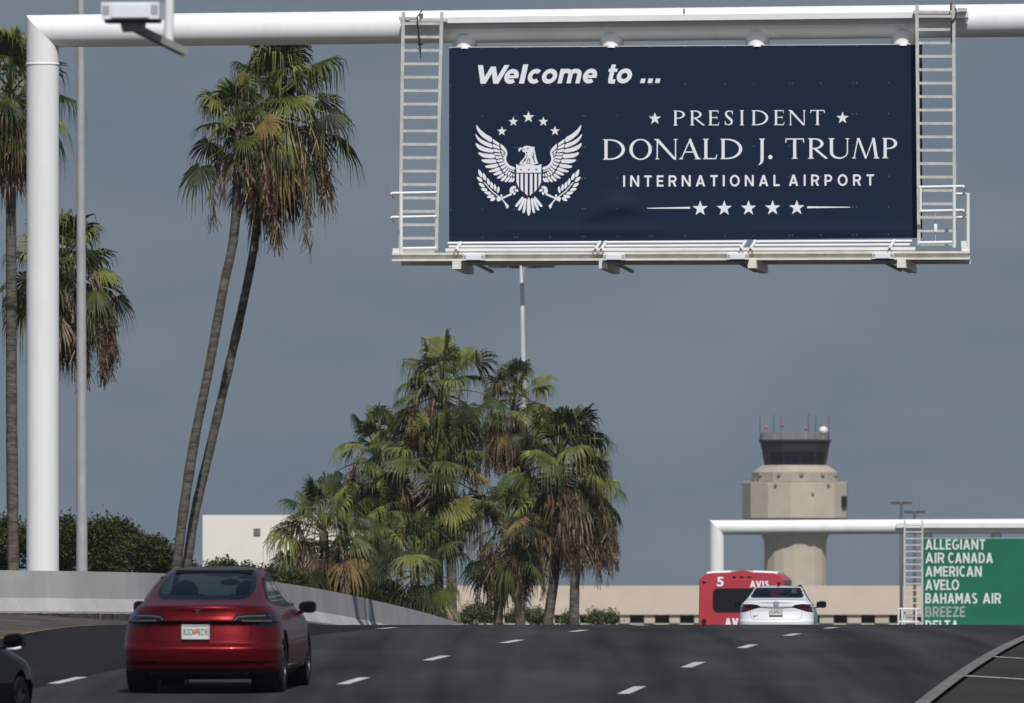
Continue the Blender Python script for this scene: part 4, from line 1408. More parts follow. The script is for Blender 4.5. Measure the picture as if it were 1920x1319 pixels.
# ------------------------------------------------------------------ control tower
def build_tower():
    Y = 1100.0
    c = P(1491, HY, Y); c.z = 0
    root = empty('control_tower', c)
    tag(root, 'beige concrete airport control tower with dark glazed cab', 'tower')
    k = Y / F
    z = lambda py: CZ + (HY - py) * k
    H = lambda half: half * k
    def ring(mb, prof, n=8, a0=math.pi / 8 + .10, scale=1 / math.cos(math.pi / 8)):
        mb.lathe([(r * scale, h) for r, h in prof], c, n, a0=a0)
    n = 14
    A0 = .12
    sc = 1.012
    mb = MB(); mb.lathe([(H(58.5), 0), (H(58.5), z(1028)), (H(59.5), z(1015)), (H(63), z(1005)), (H(71), z(992)), (H(84), z(979))], c, 18, a0=A0); mb.build('shaft', M['tower'], root)
    mb = MB(); mb.lathe([(H(20), z(974.5)), (H(98), z(974.5)), (H(100.5), z(972)), (H(100.5), z(906)), (H(96.5), z(905)), (H(20), z(905.4))], c, n, a0=A0); drum = mb.build('drum', M['tower'], root)
    mb = MB()      # window on the right facet of the drum
    for (x0, y0, x1, y1) in ((1578, 931, 1586, 951),):
        ang = math.acos((1582 - 1491) / 101.0)
        rr = H(100.8)
        d = Vector((math.cos(-ang), math.sin(-ang), 0)); t = Vector((-d.y, d.x, 0))
        q = c + d * rr; q.z = z(941)
        mb.box(q, (H(8), .12, H(10)), (t, d, ZV))
    mb.build('window', M['cab'], drum)
    mb = MB()
    for x, y in ((1452, 909), (1552, 909), (1522, 926)):
        ang = math.acos((x - 1491) / 101.0); d = Vector((math.cos(-ang), math.sin(-ang), 0))
        q = c + d * H(100.3); q.z = z(y); mb.box(q, (.12, .12, .12))
    mb.build('wall_lamp', M['vent'], drum)
    mb = MB(); mb.lathe([(H(20), z(904)), (H(82.5), z(904)), (H(82.5), z(886)), (H(80), z(885.6)), (H(62), z(873)), (H(20), z(872.6))], c, n, a0=A0); up = mb.build('upper_ring', M['towerlow'], root)
    for x in (1425, 1459, 1501, 1541, 1566):
        ang = math.acos(max(-1, min(1, (x - 1491) / 82.0))); d = Vector((math.cos(-ang), math.sin(-ang), 0))
        q = c + d * H(82.4); q.z = z(889.5)
        mb = MB(); mb.box(q, (.16, .16, .14)); mb.build('ring_lamp', M['vent'], up)
    mb = MB()      # rail round the drum roof
    for k2 in range(28):
        a = 2 * math.pi * k2 / 28
        p = c + Vector((math.cos(a), math.sin(a), 0)) * H(97)
        mb.tube([(p.x, p.y, z(905)), (p.x, p.y, z(898.5))], .04, 5)
    mb.lathe([(H(97), z(898.2)), (H(97.6), z(898.2)), (H(97.6), z(898.9)), (H(97), z(898.9))], c, 28)
    mb.build('roof_rail', M['mast'], root)
    mb = MB(); mb.lathe([(H(20), z(873)), (H(57), z(873)), (H(62), z(848)), (H(20), z(848))], c, 12, a0=A0); cab = mb.build('cab_glass', M['cab'], root)
    for k2 in range(12):
        mb = MB()
        a = 2 * math.pi * k2 / 12 + A0
        p0 = c + Vector((math.cos(a), math.sin(a), 0)) * H(57.3); p1 = c + Vector((math.cos(a), math.sin(a), 0)) * H(62.3)
        mb.tube([(p0.x, p0.y, z(873)), (p1.x, p1.y, z(848))], .035, 5)
        mb.build('mullion', M['cabtop'], cab)
    mb = MB(); mb.lathe([(H(20), z(847.8)), (H(62.3), z(847.8)), (H(66.5), z(829.5)), (H(69.5), z(828.5)), (H(69.5), z(825)), (H(68), z(825)), (H(67), z(828)), (H(20), z(828))], c, 12, a0=A0); mb.build('cab_roof', M['cabtop'], root)
    mb = MB()
    for k2 in range(30):
        a = 2 * math.pi * k2 / 30
        p = c + Vector((math.cos(a), math.sin(a), 0)) * H(64)
        mb.tube([(p.x, p.y, z(826)), (p.x, p.y, z(813))], .05, 5)
    for hh in (813, 817, 821): mb.lathe([(H(63.6), z(hh) - .05), (H(64.4), z(hh) - .05), (H(64.4), z(hh) + .05), (H(63.6), z(hh) + .05)], c, 30)
    mb.build('roof_rail', M['vent'], root)
    rng = random.Random(3)
    for x, yt in ((1425, 781), (1451, 778), (1465, 781), (1516, 776), (1529, 780), (1554, 779)):
        mb = MB(); p = P(x, 826, Y + rng.uniform(-1.5, 1.5)); mb.tube([(p.x, p.y, z(826)), (p.x, p.y, z(812)), (p.x, p.y, z(yt))], [.055, .045, .03], 6); mb.build('whip_antenna', M['poledark'], root)
    for x, y in ((1436, 802), (1467, 798), (1511, 804), (1548, 800)):
        p = P(x, y, Y)
        mb = MB(); mb.tube([(p.x, p.y, z(826)), (p.x, p.y, p.z)], .04, 5); o = mb.build('obstruction_light_stem', M['mast'], root)
        mb = MB(); mb.ball((p.x, p.y, p.z), .17, 6); mb.build('red_obstruction_light', M['obst'], o)
    p = P(1544, 808, Y)
    mb = MB(); mb.ball(p, (.46, .46, .42), 10); mb.build('radome', M['white'], root, smooth=True)
    mb = MB()
    for x, w, h in ((1433, 4, 11), (1453, 5, 13), (1467, 3, 10), (1485, 3, 9), (1545, 6, 10)):
        q = P(x, 826 - h / 2, Y); mb.box(q, (w * k / 2, .2, h * k / 2))
    mb.build('roof_equipment', M['vent'], root)


M['mastpale'] = mat('pale_mast', (.50, .50, .49), .55, var=.06, scale=2)
M['poledark'] = mat('bronze_pole', (.062, .056, .052), .6, var=.1, scale=4)
M['obst'] = mat('red_lens', (.45, .10, .10), .4)
build_tower()


# ------------------------------------------------------------------ buildings
def build_parking():
    """long low parking structure: blank parapet above a row of dark bays"""
    Y = 900.0
    k = Y / F
    x0, x1 = 828, 2500
    base = P((x0 + x1) / 2, HY, Y); base.z = 0
    root = empty('parking_building', base)
    tag(root, 'long low beige parking structure with dark bays below a blank wall', 'building')
    z = lambda py: CZ + (HY - py) * k
    X = lambda px: (px - 960) * k
    mb = MB()
    mb.box((X((x0 + x1) / 2), Y + 12, (z(1098.5) + z(1153)) / 2), ((X(x1) - X(x0)) / 2, 12, (z(1098.5) - z(1153)) / 2))
    mb.build('parapet_wall', M['beige'], root)
    mb = MB(); mb.box((X((x0 + x1) / 2), Y + 12.2, z(1169) / 2), ((X(x1) - X(x0)) / 2 - .1, 11.7, z(1169) / 2)); mb.build('lower_wall', M['beige2'], root)
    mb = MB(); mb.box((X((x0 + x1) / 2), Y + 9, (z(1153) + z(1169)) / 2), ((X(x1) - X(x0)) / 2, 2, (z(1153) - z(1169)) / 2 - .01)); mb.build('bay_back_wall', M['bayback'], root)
    px = 832
    while px < 2490:
        mb = MB(); w = 20 if px < 1500 else 26
        mb.box((X(px + w / 2), Y + 1.0, (z(1153) + z(1169)) / 2), (w * k / 2, .8, (z(1153) - z(1169)) / 2 - .004)); mb.build('pillar', M['beige2'], root)
        px += 47 if px < 1500 else 52


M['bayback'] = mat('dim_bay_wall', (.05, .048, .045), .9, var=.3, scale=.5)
build_parking()


def build_white():
    Y = 600.0
    k = Y / F
    z = lambda py: CZ + (HY - py) * k
    X = lambda px: (px - 960) * k
    x0, x1 = 380, 712
    base = P((x0 + x1) / 2, HY, Y); base.z = 0
    root = empty('white_building', base)
    tag(root, 'plain windowless white building with one wall vent behind the palms', 'building')
    mb = MB(); mb.box((X((x0 + x1) / 2), Y + 6, z(966) / 2 - .3), ((X(x1) - X(x0)) / 2, 6, z(966) / 2 + .3)); mb.build('wall', M['stucco'], root)
    mb = MB()
    mb.box((X(482), Y - .03, z(997)), (6.5 * k, .025, 6.5 * k))
    mb.build('vent_frame', M['ventpale'], root)
    mb = MB()
    for j in range(5): mb.box((X(482), Y - .07, z(992 + j * 2.5)), (5.6 * k, .035, .5 * k))
    mb.build('vent_louvres', M['ventpale'], root)


M['ventpale'] = mat('pale_vent_metal', (.30, .29, .275), .7, var=.15, scale=5)
build_white()


# ------------------------------------------------------------------ poles
def build_poles():
    Y = 292.0
    b = P(154, HY, Y); b.z = G(b.x, b.y) - .2
    root = empty('light_pole', b)
    tag(root, 'tall tapered grey light pole right of the gantry post', 'light pole')
    mb = MB(); t = P(151, -160, Y)
    pth = [b.lerp(t, i / 12) for i in range(13)]
    mb.tube(pth, [.156 - .064 * i / 12 for i in range(13)], 16); mb.build('pole', M['mast'], root, smooth=True)
    mb = MB()
    for s in (-1, 1):
        mb.bar(t, t + Vector((s * 1.5, 0, .1)), .06, .06)
        mb.box(t + Vector((s * 1.8, 0, .1)), (.4, .16, .07))
    mb.build('lamp_head', M['vent'], root)
    Y = 620.0
    b = P(992, HY, Y); b.z = -.2
    root = empty('high_mast_light', b)
    tag(root, 'distant high mast pole with a lamp ring just under the catwalk', 'light pole')
    t = P(978, 486, Y)
    mb = MB(); mb.tube([b.lerp(t, i / 8) for i in range(9)], [.24 - .13 * i / 8 for i in range(9)], 12); mb.build('pole', M['mastpale'], root, smooth=True)
    r = P(978, 497, Y)
    mb = MB()
    mb.lathe([(.95, -.06), (1.08, -.06), (1.08, .06), (.95, .06), (.95, -.06)], r, 24)
    for i in range(4):
        a = i * math.pi / 2 + .3
        mb.bar(r, r + Vector((math.cos(a), math.sin(a), 0)) * 1.0, .06, .06)
    ringo = mb.build('lamp_ring', M['blackmetal'], root)
    for i in range(8):
        a = i * math.pi / 4 + .25
        mb = MB(); p = r + Vector((math.cos(a), math.sin(a), 0)) * 1.45
        d = Vector((math.cos(a), math.sin(a), 0)); tt = Vector((-d.y, d.x, 0))
        mb.box(p - Vector((0, 0, .05)), (.36, .25, .09), (d, tt, ZV)); mb.build('lamp', M['blackmetal'], ringo)
    for (x, y, yb, lab) in ((1690, 944, 1160, 'taller of two small twin-head lamp posts above the far gantry'), (1715, 961, 1160, 'shorter of two small twin-head lamp posts above the far gantry')):
        Y = 760.0 if x == 1690 else 800.0
        k = Y / F
        b = P(x, HY, Y); b.z = -.1
        root = empty('lamp_post', b)
        tag(root, lab, 'lamp post', 'twin-head lamp posts')
        p = P(x, y, Y)
        mb = MB(); mb.tube([b, p], [.14, .09], 8); mb.build('pole', M['poledark'], root, smooth=True)
        for s in (-1, 1):
            mb = MB(); q = p + Vector((s * 11 * k, 0, .02)); mb.box(q, (8.3 * k, .3, 3.2 * k / 1.4)); mb.box(p + Vector((s * 1.8 * k, 0, .0)), (1.2 * k, .05, .05)); mb.build('lamp_head', M['poledark'], root)


build_poles()

# ------------------------------------------------------------------ fan palms
def fan(mb, hub, ax, nrm, R, rng, mi, span=118, nl=26, droop=.55, ragged=.0, split=.52, mi2=None):
    """one fan blade: pleated segments joined near the hub, free drooping tips beyond"""
    ax = ax.normalized(); side = ax.cross(nrm).normalized(); nrm = side.cross(ax).normalized()
    g = Vector((0, 0, -1))
    tw = rng.uniform(-.25, .25)
    for k in range(nl):
        u = (k + .5) / nl * 2 - 1
        ph = math.radians(span * u + rng.uniform(-2.4, 2.4))
        if ragged and rng.random() < ragged: continue
        l = R * (.60 + .40 * math.cos(ph * .62)) * rng.uniform(.84, 1.08)
        d = ax * math.cos(ph) + side * math.sin(ph)
        t = side * math.cos(ph) - ax * math.sin(ph)
        d = (d + nrm * (-.22 * (abs(u) ** 1.5) + tw * u)).normalized()
        w = split * l * math.radians(span * 2 / nl) * .52
        fold = nrm * (.04 * R)
        dr = droop * rng.uniform(.6, 1.5)
        p0 = hub + d * l * .04
        p1 = hub + d * l * split + g * (l * dr * .05)
        p2 = hub + d * l * (split + .24 * max(.4, 1 - dr * .25)) + g * (l * dr * .20)
        p3 = p2 + d * (l * .24 * max(.05, 1 - dr * .75)) + g * (l * (.10 + dr * .38)) + t * rng.uniform(-.03, .03) * l
        i = len(mb.v)
        mb.v += [tuple(p0 - t * w * .12), tuple(p0 + t * w * .12), tuple(p1 - t * w), tuple(p1 + fold * .5), tuple(p1 + t * w), tuple(p2 - t * w * .50), tuple(p2 + t * w * .50), tuple(p3)]
        mb.f += [(i, i + 3, i + 2), (i, i + 1, i + 4, i + 3), (i + 2, i + 3, i + 5), (i + 3, i + 4, i + 6), (i + 3, i + 6, i + 5), (i + 5, i + 6, i + 7)]
        tip = mi if mi2 is None or rng.random() < .55 else mi2
        mb.m += [mi] * 5 + [tip]


def petiole(mb, a, b, sag, w, mi):
    n = 4
    pts = [a.lerp(b, i / n) + Vector((0, 0, sag * math.sin(math.pi * i / n))) for i in range(n + 1)]
    mb.tube(pts, [w * (1 - .45 * i / n) for i in range(n + 1)], 4, mi, cap=False)
    return (pts[-1] - pts[-2]).normalized()


GA = math.pi * (3 - math.sqrt(5))


def palm(label, base, trunk_px, Y, crown_px, size, seed, nf=34, skirt=1.0, stalks=5, tr=(.19, .145), straw=.05, group=None, low=-.62, lean=(0, 0), bark='trunk', skirtL=1.0, saz=(-3.4, .3)):
    """trunk_px: (px, py) up the trunk; crown_px: heart of the crown; size in metres (leaf reach)"""
    rng = random.Random(seed)
    heart = P(crown_px[0], crown_px[1], Y)
    pts = [P(x, y, Y) for x, y in trunk_px]
    foot = pts[0].copy()
    gz = G(foot.x, foot.y)
    if foot.z > gz:
        d = (pts[1] - pts[0]).normalized() if len(pts) > 1 else (heart - pts[0]).normalized()
        foot = pts[0] - d * ((pts[0].z - gz) / max(.3, d.z))
    foot.z = min(foot.z, gz) - .1
    root = empty('fan_palm', foot)
    tag(root, label, 'palm tree', group or 'fan palms')
    ctrl = [foot] + pts[0:] + [heart + Vector((0, 0, -.1))]
    # spline through the control points
    path = []
    for i in range(len(ctrl) - 1):
        p0, p1, p2, p3 = ctrl[max(i - 1, 0)], ctrl[i], ctrl[i + 1], ctrl[min(i + 2, len(ctrl) - 1)]
        m = max(2, int((p2 - p1).length / .28))
        for j in range(m):
            t = j / m
            path.append(.5 * ((2 * p1) + (p2 - p0) * t + (2 * p0 - 5 * p1 + 4 * p2 - p3) * t * t + (3 * p1 - p0 - 3 * p2 + p3) * t ** 3))
    path.append(ctrl[-1])
    L = len(path)
    rad = [(tr[0] + (tr[1] - tr[0]) * i / L) * rng.uniform(.95, 1.06) * (1.35 - .35 * min(1, i / 4)) for i in range(L)]
    mb = MB(); mb.tube(path, rad, 12)
    mb.build('trunk', M[bark], root, smooth=True)
    # green crown
    mb = MB()
    for k in range(nf):
        f = (k + .5) / nf
        az = k * GA + rng.uniform(-.55, .55)
        el = math.radians(80) * (1 - f) ** .9 + low * f ** 1.15 * 1.35
        el += rng.uniform(-.22, .22)
        pl = size * rng.uniform(.46, .80) * (.70 + .36 * f)
        d = Vector((math.cos(az) * math.cos(el), math.sin(az) * math.cos(el), math.sin(el)))
        d += Vector((lean[0], 0, lean[1])) * .2
        a = heart + Vector((0, 0, .20 - .70 * f)) * size * .5
        hub = a + d * pl
        mi = rng.choices([0, 1, 2, 3], [.46, .30, .20 + .1 * f, straw * (1.6 * f)])[0]
        t = petiole(mb, a, hub, size * .06 * math.cos(el), .024 * size / 1.8, 2 if mi != 3 else 3)
        up = Vector((0, 0, 1))
        ax = (t + Vector((0, 0, -.10 - .45 * f * rng.random()))).normalized()
        s = ax.cross(up)
        if s.length < .1: s = Vector((math.cos(az + 1.57), math.sin(az + 1.57), 0))
        nrm = s.cross(ax).normalized()
        nrm = (nrm + s.normalized() * rng.uniform(-.8, .8)).normalized()
        if el < -.2: ax = (ax + Vector((0, 0, -.4))).normalized()
        fan(mb, hub, ax, nrm, size * rng.uniform(.46, .68), rng, mi, span=rng.uniform(88, 126), nl=28, droop=rng.uniform(.45, 1.15), split=rng.uniform(.36, .52), mi2=rng.choice([None, None, 3, 2]))
    mb.build('crown', M['frond'], root)
    # hanging dead leaves
    if skirt > 0:
        mb = MB()
        ns = int(34 * skirt)
        for k in range(ns):
            f = (k + .5) / ns
            az = k * GA + rng.uniform(-.6, .6)
            a = heart + Vector((math.cos(az) * .1, math.sin(az) * .1, -size * (.20 + .46 * f * skirtL)))
            out = size * rng.uniform(.14, .50) * (1.15 - .75 * f)
            hub = a + Vector((math.cos(az) * out, math.sin(az) * out, -size * rng.uniform(.10, .32)))
            mi = rng.choices([0, 1, 2], [.50, .36, .14])[0]
            petiole(mb, a, hub, .06, .02 * size / 1.8, 2)
            ax = Vector((math.cos(az) * rng.uniform(.05, .35), math.sin(az) * rng.uniform(.05, .35), -1)).normalized()
            nrm = Vector((math.cos(az + rng.uniform(-.9, .9)), math.sin(az + rng.uniform(-.9, .9)), .2))
            fan(mb, hub, ax, nrm, size * rng.uniform(.40, .74), rng, mi, span=rng.uniform(30, 74), nl=15, droop=rng.uniform(.2, .5), ragged=.18, split=rng.uniform(.35, .5), mi2=rng.choice([0, 1, 2]))
        mb.build('dead_fronds', M['dead'], root)
    if stalks > 0:
        mb = MB()
        for k in range(stalks):
            az = rng.uniform(*saz)
            reach = size * rng.uniform(.30, .80)
            drop = size * rng.uniform(.95, 1.45) * (1 + .25 * (skirtL - 1))
            a = heart + Vector((0, 0, -size * .05))
            pth = []
            for i in range(9):
                t = i / 8
                r_ = reach * (1 - (1 - t) ** 2.2)
                pth.append(a + Vector((math.cos(az) * r_, math.sin(az) * r_, .18 * size * math.sin(min(1, t * 2.2) * math.pi) - drop * t ** 1.9)))
            mi = rng.choice([2, 2, 0])
            mb.tube(pth, [.020 * (1 - .5 * i / 8) for i in range(9)], 4, mi, cap=False)
            for j in range(150):             # dry fruiting sprays
                t = .42 + .58 * rng.random() ** .8
                i = min(7, int(t * 8)); p = pth[i].lerp(pth[i + 1], t * 8 - i)
                p = p + Vector((rng.gauss(0, .05), rng.gauss(0, .05), 0))
                q = p + Vector((rng.gauss(0, .09), rng.gauss(0, .09), -rng.uniform(.15, .48))) * size / 1.8
                w = Vector((rng.uniform(-1, 1), rng.uniform(-1, 1), 0)).normalized() * .0085
                m2 = rng.choice([0, 0, 0, 1, 2])
                mb.face([p - w, p + w, q + w * 1.3, q - w * 1.3], m2)
        mb.build('flower_stalks', M['dead'], root)
    return root


def build_palms():
    Y = 282
    palm('left leaning tall palm of the pair rising behind the red car', None, [(331, 1065), (344, 960), (364, 830), (392, 690), (419, 540), (440, 430)], Y, (448, 238), 1.50, 11, nf=21, skirt=.22, stalks=3, tr=(.130, .105), group='tall leaning palm pair', lean=(-.9, .2), low=-.36, skirtL=1.5)
    palm('right leaning tall palm of the pair, with the big shaggy crown', None, [(350, 1065), (366, 960), (394, 840), (431, 680), (460, 550), (477, 460), (484, 400)], Y + 3, (514, 192), 2.12, 12, nf=42, skirt=.55, stalks=9, tr=(.125, .100), group='tall leaning palm pair', lean=(.55, 0), straw=.06, low=-.66, skirtL=1.6)
    palm('tall palm at the left edge of the photo, its crown cut by the frame', None, [(25, 1065), (22, 800), (21, 500)], 300, (20, 170), 1.95, 13, nf=40, skirt=1.3, stalks=6, tr=(.16, .13), straw=.12, low=-.7, skirtL=1.3)
    palm('shorter palm half hidden behind the white gantry post', None, [(92, 1065), (96, 800), (102, 640)], 305, (118, 500), 1.88, 14, nf=34, skirt=1.2, stalks=16, tr=(.16, .13), low=-.55, skirtL=1.6, saz=(-1.9, .6))
    g = 'palms in the clump at the centre'
    Y = 392
    palm('tallest palm in the central clump, crown at its top left', None, [(848, 1160), (842, 900)], Y, (828, 722), 2.10, 21, nf=32, skirt=1.1, stalks=10, group=g, lean=(.2, 0))
    palm('palm behind at the top right of the central clump, under the distant mast', None, [(975, 1160), (972, 900)], Y + 14, (965, 755), 1.80, 22, nf=30, skirt=1.4, stalks=8, group=g, straw=.14, skirtL=1.2)
    palm('palm at the upper left flank of the central clump', None, [(705, 1160), (705, 980)], Y + 8, (708, 850), 2.05, 23, nf=32, skirt=1.2, stalks=7, group=g)
    palm('palm in the dense middle of the central clump', None, [(822, 1160), (822, 980)], Y - 6, (818, 868), 2.35, 24, nf=40, skirt=1.3, stalks=6, group=g, low=-.55)
    palm('broad palm on the right of the central clump with a long drooping dead beard', None, [(1028, 1165), (1042, 1050)], Y - 3, (1048, 860), 2.30, 25, nf=38, skirt=1.9, stalks=14, group=g, low=-.6, skirtL=1.7, lean=(.2, 0))
    palm('low palm at the far left of the central clump in front of the white building', None, [(612, 1140), (612, 1080)], Y - 22, (606, 990), 2.0, 26, nf=30, skirt=1.2, stalks=10, group=g, low=-.62)
    palm('lowest palm at the bottom of the central clump, leaves near the barrier', None, [(776, 1150), (778, 1110)], Y - 26, (778, 1055), 1.95, 27, nf=30, skirt=.6, stalks=3, group=g, low=-.6)
    palm('palm at the lower right of the central clump, over the barrier end', None, [(934, 1160), (938, 1090)], Y - 16, (950, 988), 1.85, 28, nf=31, skirt=1.1, stalks=6, group=g, low=-.65)
    palm('smaller palm squeezed between the left palms of the central clump', None, [(700, 1150), (698, 1090)], Y - 12, (690, 972), 1.75, 29, nf=24, skirt=.9, stalks=5, group=g, low=-.6, straw=.2)
    palm('rightmost palm of the central clump, behind the bearded one', None, [(1076, 1165), (1080, 1060)], Y + 10, (1098, 905), 1.55, 30, nf=22, skirt=2.0, stalks=24, group=g, low=-.6, skirtL=2.3, lean=(.5, 0), saz=(-1.6, .9))


build_palms()


# ------------------------------------------------------------------ broad-leaved trees and shrubs
def leafy(name, label, cat, foot, lobes, seed, n, leaf, mats, wts, group, trunk_r=.14, twigs=True):
    rng = random.Random(seed)
    root = empty(name, foot)
    tag(root, label, cat, group)
    mb = MB()
    for c, r in lobes:
        c = Vector(c)
        j = foot + (c - foot) * .45 + Vector((rng.uniform(-.2, .2), 0, 0))
        mb.tube([foot, j, c], [trunk_r, trunk_r * .6, trunk_r * .15], 6)
    mb.build('trunk' if cat == 'tree' else 'stems', M['bark'], root)
    mb = MB()
    tot = sum(r[0] * r[2] for c, r in lobes)
    for c, r in lobes:
        # twig tips on the lobe's skin carry clusters of leaves
        m = int(n * r[0] * r[2] / tot / 9)
        for _ in range(m):
            v = Vector((rng.gauss(0, 1), rng.gauss(0, 1), rng.gauss(.25, 1))).normalized()
            q = rng.random() ** .45 * rng.uniform(.82, 1.10)
            tip = Vector((c[0] + v.x * r[0] * q, c[1] + v.y * r[1] * q, c[2] + v.z * r[2] * q))
            mi = rng.choices(range(len(mats)), wts)[0]
            for _k in range(9):
                p = tip + Vector((rng.gauss(0, 1), rng.gauss(0, 1), rng.gauss(.3, .9))) * leaf * 1.15
                a = Vector((rng.gauss(0, 1), rng.gauss(0, 1), rng.gauss(.35, .7))).normalized()
                b = a.cross(Vector((rng.gauss(0, 1), rng.gauss(0, 1), rng.gauss(0, 1)))).normalized()
                L = leaf * rng.uniform(.7, 1.25)
                mb.face([p, p + a * L * .5 + b * L * .24, p + a * L, p + a * L * .5 - b * L * .24], mi)
    mb.build('crown' if cat == 'tree' else 'foliage', mats, root)
    return root


def build_trees():
    Y = 335
    k = Y / F
    def lobe(x, y, rx, rz, dy=0): return (tuple(P(x, y, Y + dy)), (rx * k, rx * k * .9, rz * k))
    T = [('dense dark green tree behind the palm trunk at the left edge', [(-30, 1020, 42, 42), (15, 1015, 34, 36), (-10, 1050, 50, 40)], 20),
         ('rounded dark tree standing between gantry post and light pole', [(80, 1018, 40, 36), (122, 1006, 34, 32), (100, 1050, 55, 45), (135, 1024, 30, 33)], 110),
         ('dense dark tree just right of the tall light pole', [(190, 1016, 36, 36), (216, 1004, 24, 22), (238, 1022, 20, 34), (205, 1055, 52, 38)], 208),
         ('lower dark tree sloping down towards the leaning palm trunks', [(268, 1040, 30, 26), (296, 1034, 14, 16), (285, 1060, 36, 26), (306, 1054, 12, 18)], 285)]
    for i, (lab, L, bx) in enumerate(T):
        f = P(bx, HY, Y); f.z = G(f.x, f.y) - .1
        leafy('broadleaf_tree', lab, 'tree', f, [lobe(*l, dy=(j % 3 - 1) * .6) for j, l in enumerate(L)], 40 + i, 19000, .115, M['leaf'], [.5, .3, .2], 'dark trees behind the barrier')
    S = [(352, 1072, 10, 12, 345, 'dark shrub right behind the leaning palm trunks'), (402, 1070, 17, 16, 345, 'small dark shrub at the left corner of the white building'), (426, 1064, 7, 16, 345, 'spiky narrow shrub in front of the white building'), (462, 1072, 18, 13, 345, 'middle dark shrub in front of the white building'),
         (505, 1076, 20, 10, 345, 'dark shrub below the wall vent of the white building'), (550, 1088, 22, 18, 345, 'dark shrub beside the lowest left palm of the clump'),
         (655, 1105, 40, 34, 372, 'dark shrub in the shade under the left of the palm clump'), (740, 1128, 44, 28, 372, 'dark shrub low behind the barrier under the palm clump'),
         (880, 1146, 20, 24, 430, 'pale green shrub just beyond the end of the barrier'), (908, 1140, 18, 26, 430, 'taller pale green shrub left of the short palm trunk'),
         (975, 1148, 26, 18, 430, 'pale green shrub between the two slim palm trunks'), (1010, 1152, 22, 18, 430, 'pale green shrub left of the bearded palm trunk'),
         (1068, 1160, 12, 9, 430, 'tiny shrub just right of the bearded palm trunk'), (1118, 1156, 15, 12, 430, 'largest of three small shrubs along the foot of the beige wall'), (1146, 1158, 7, 9, 430, 'smallest narrow shrub along the foot of the beige wall')]
    for i, (x, y, rx, rz, Y2, lab) in enumerate(S):
        kk = Y2 / F
        if Y2 > 400: y, rx, rz = y + rz * .30, rx * .78, rz * .66
        elif x > 380 and x < 560: y, rz = y + 4, rz * .8
        f = P(x, HY, Y2); f.z = min(G(f.x, f.y), P(x, y + rz, Y2).z) - .1
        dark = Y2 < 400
        L = [(tuple(P(x, y, Y2)), (rx * kk, rx * kk, rz * kk)), (tuple(P(x - rx * .4, y + rz * .5, Y2 - .2)), (rx * kk * .7, rx * kk * .7, rz * kk * .8)), (tuple(P(x + rx * .45, y + rz * .4, Y2)), (rx * kk * .6, rx * kk * .6, rz * kk * .8))]
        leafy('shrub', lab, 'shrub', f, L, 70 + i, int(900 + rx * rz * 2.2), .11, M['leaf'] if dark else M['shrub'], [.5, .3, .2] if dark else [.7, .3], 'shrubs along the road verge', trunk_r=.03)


build_trees()

# ------------------------------------------------------------------ vehicles
class Body:
    """car skin as a stack of rounded plan outlines; columns: z, yr, hw, Lr, nr, yf, Lf"""
    def __init__(s, tab, sig=2.0):
        t = np.array(tab, float)
        z = np.arange(t[0, 0], t[-1, 0] + 1e-6, .003)
        cols = [np.interp(z, t[:, 0], t[:, i]) for i in range(1, t.shape[1])]
        k = np.exp(-.5 * (np.arange(-8, 9) / sig) ** 2); k /= k.sum()
        sm = []
        for c in cols:
            p = np.concatenate([np.full(8, c[0]), c, np.full(8, c[-1])])
            sm.append(np.convolve(p, k, 'valid'))
        s.z, s.c = z, sm
        s.z0, s.z1 = z[0], z[-1]

    def lev(s, z): return [float(np.interp(z, s.z, c)) for c in s.c]

    def rear(s, x, z, off=0.0):
        """point on the tail at lateral x, height z, off metres proud"""
        yr, hw, Lr, nr, yf, Lf = s.lev(z)
        f = min(.9995, abs(x) / hw)
        sn = f ** (nr / 2)
        y = yr + Lr * (1 - max(0, 1 - sn * sn) ** (1 / nr))
        return (x, y - off, z)

    def side(s, y, z, off=0.0, sg=1):
        hw = s.lev(z)[1]
        return (sg * (hw + off), y, z)

    def grid(s, nv=150, nx=110, ny=110, nf=36):
        zs = np.linspace(s.z0, s.z1, nv)
        t = np.linspace(0, 1, nx)
        f = .55 * t + .45 * (1 - (1 - t) ** 3)
        V = np.zeros((nv, 2 * (nx + ny + nf) - 2, 3))
        for i, z in enumerate(zs):
            yr, hw, Lr, nr, yf, Lf = s.lev(z)
            sn = f ** (nr / 2)
            xr = f * hw; yR = yr + Lr * (1 - np.maximum(0, 1 - sn * sn) ** (1 / nr))
            ys = np.linspace(yr + Lr, yf - Lf, ny + 2)[1:-1]
            t2 = np.linspace(1, 0, nf); f2 = .5 * t2 + .5 * (1 - (1 - t2) ** 3)
            s2 = f2 ** 1.25
            xf = f2 * hw; yF = yf - Lf * (1 - np.maximum(0, 1 - s2 * s2) ** (1 / 2.5))
            hx = np.concatenate([xr, np.full(ny, hw), xf]); hy = np.concatenate([yR, ys, yF])
            V[i, :, 0] = np.concatenate([hx, -hx[-2:0:-1]]); V[i, :, 1] = np.concatenate([hy, hy[-2:0:-1]]); V[i, :, 2] = z
        return V


def inpoly(px, py, poly):
    r = np.zeros(px.shape, bool)
    j = len(poly) - 1
    for i in range(len(poly)):
        xi, yi = poly[i]; xj, yj = poly[j]
        c = ((yi > py) != (yj > py)) & (px < (xj - xi) * (py - yi) / ((yj - yi) + 1e-12) + xi)
        r ^= c
        j = i
    return r


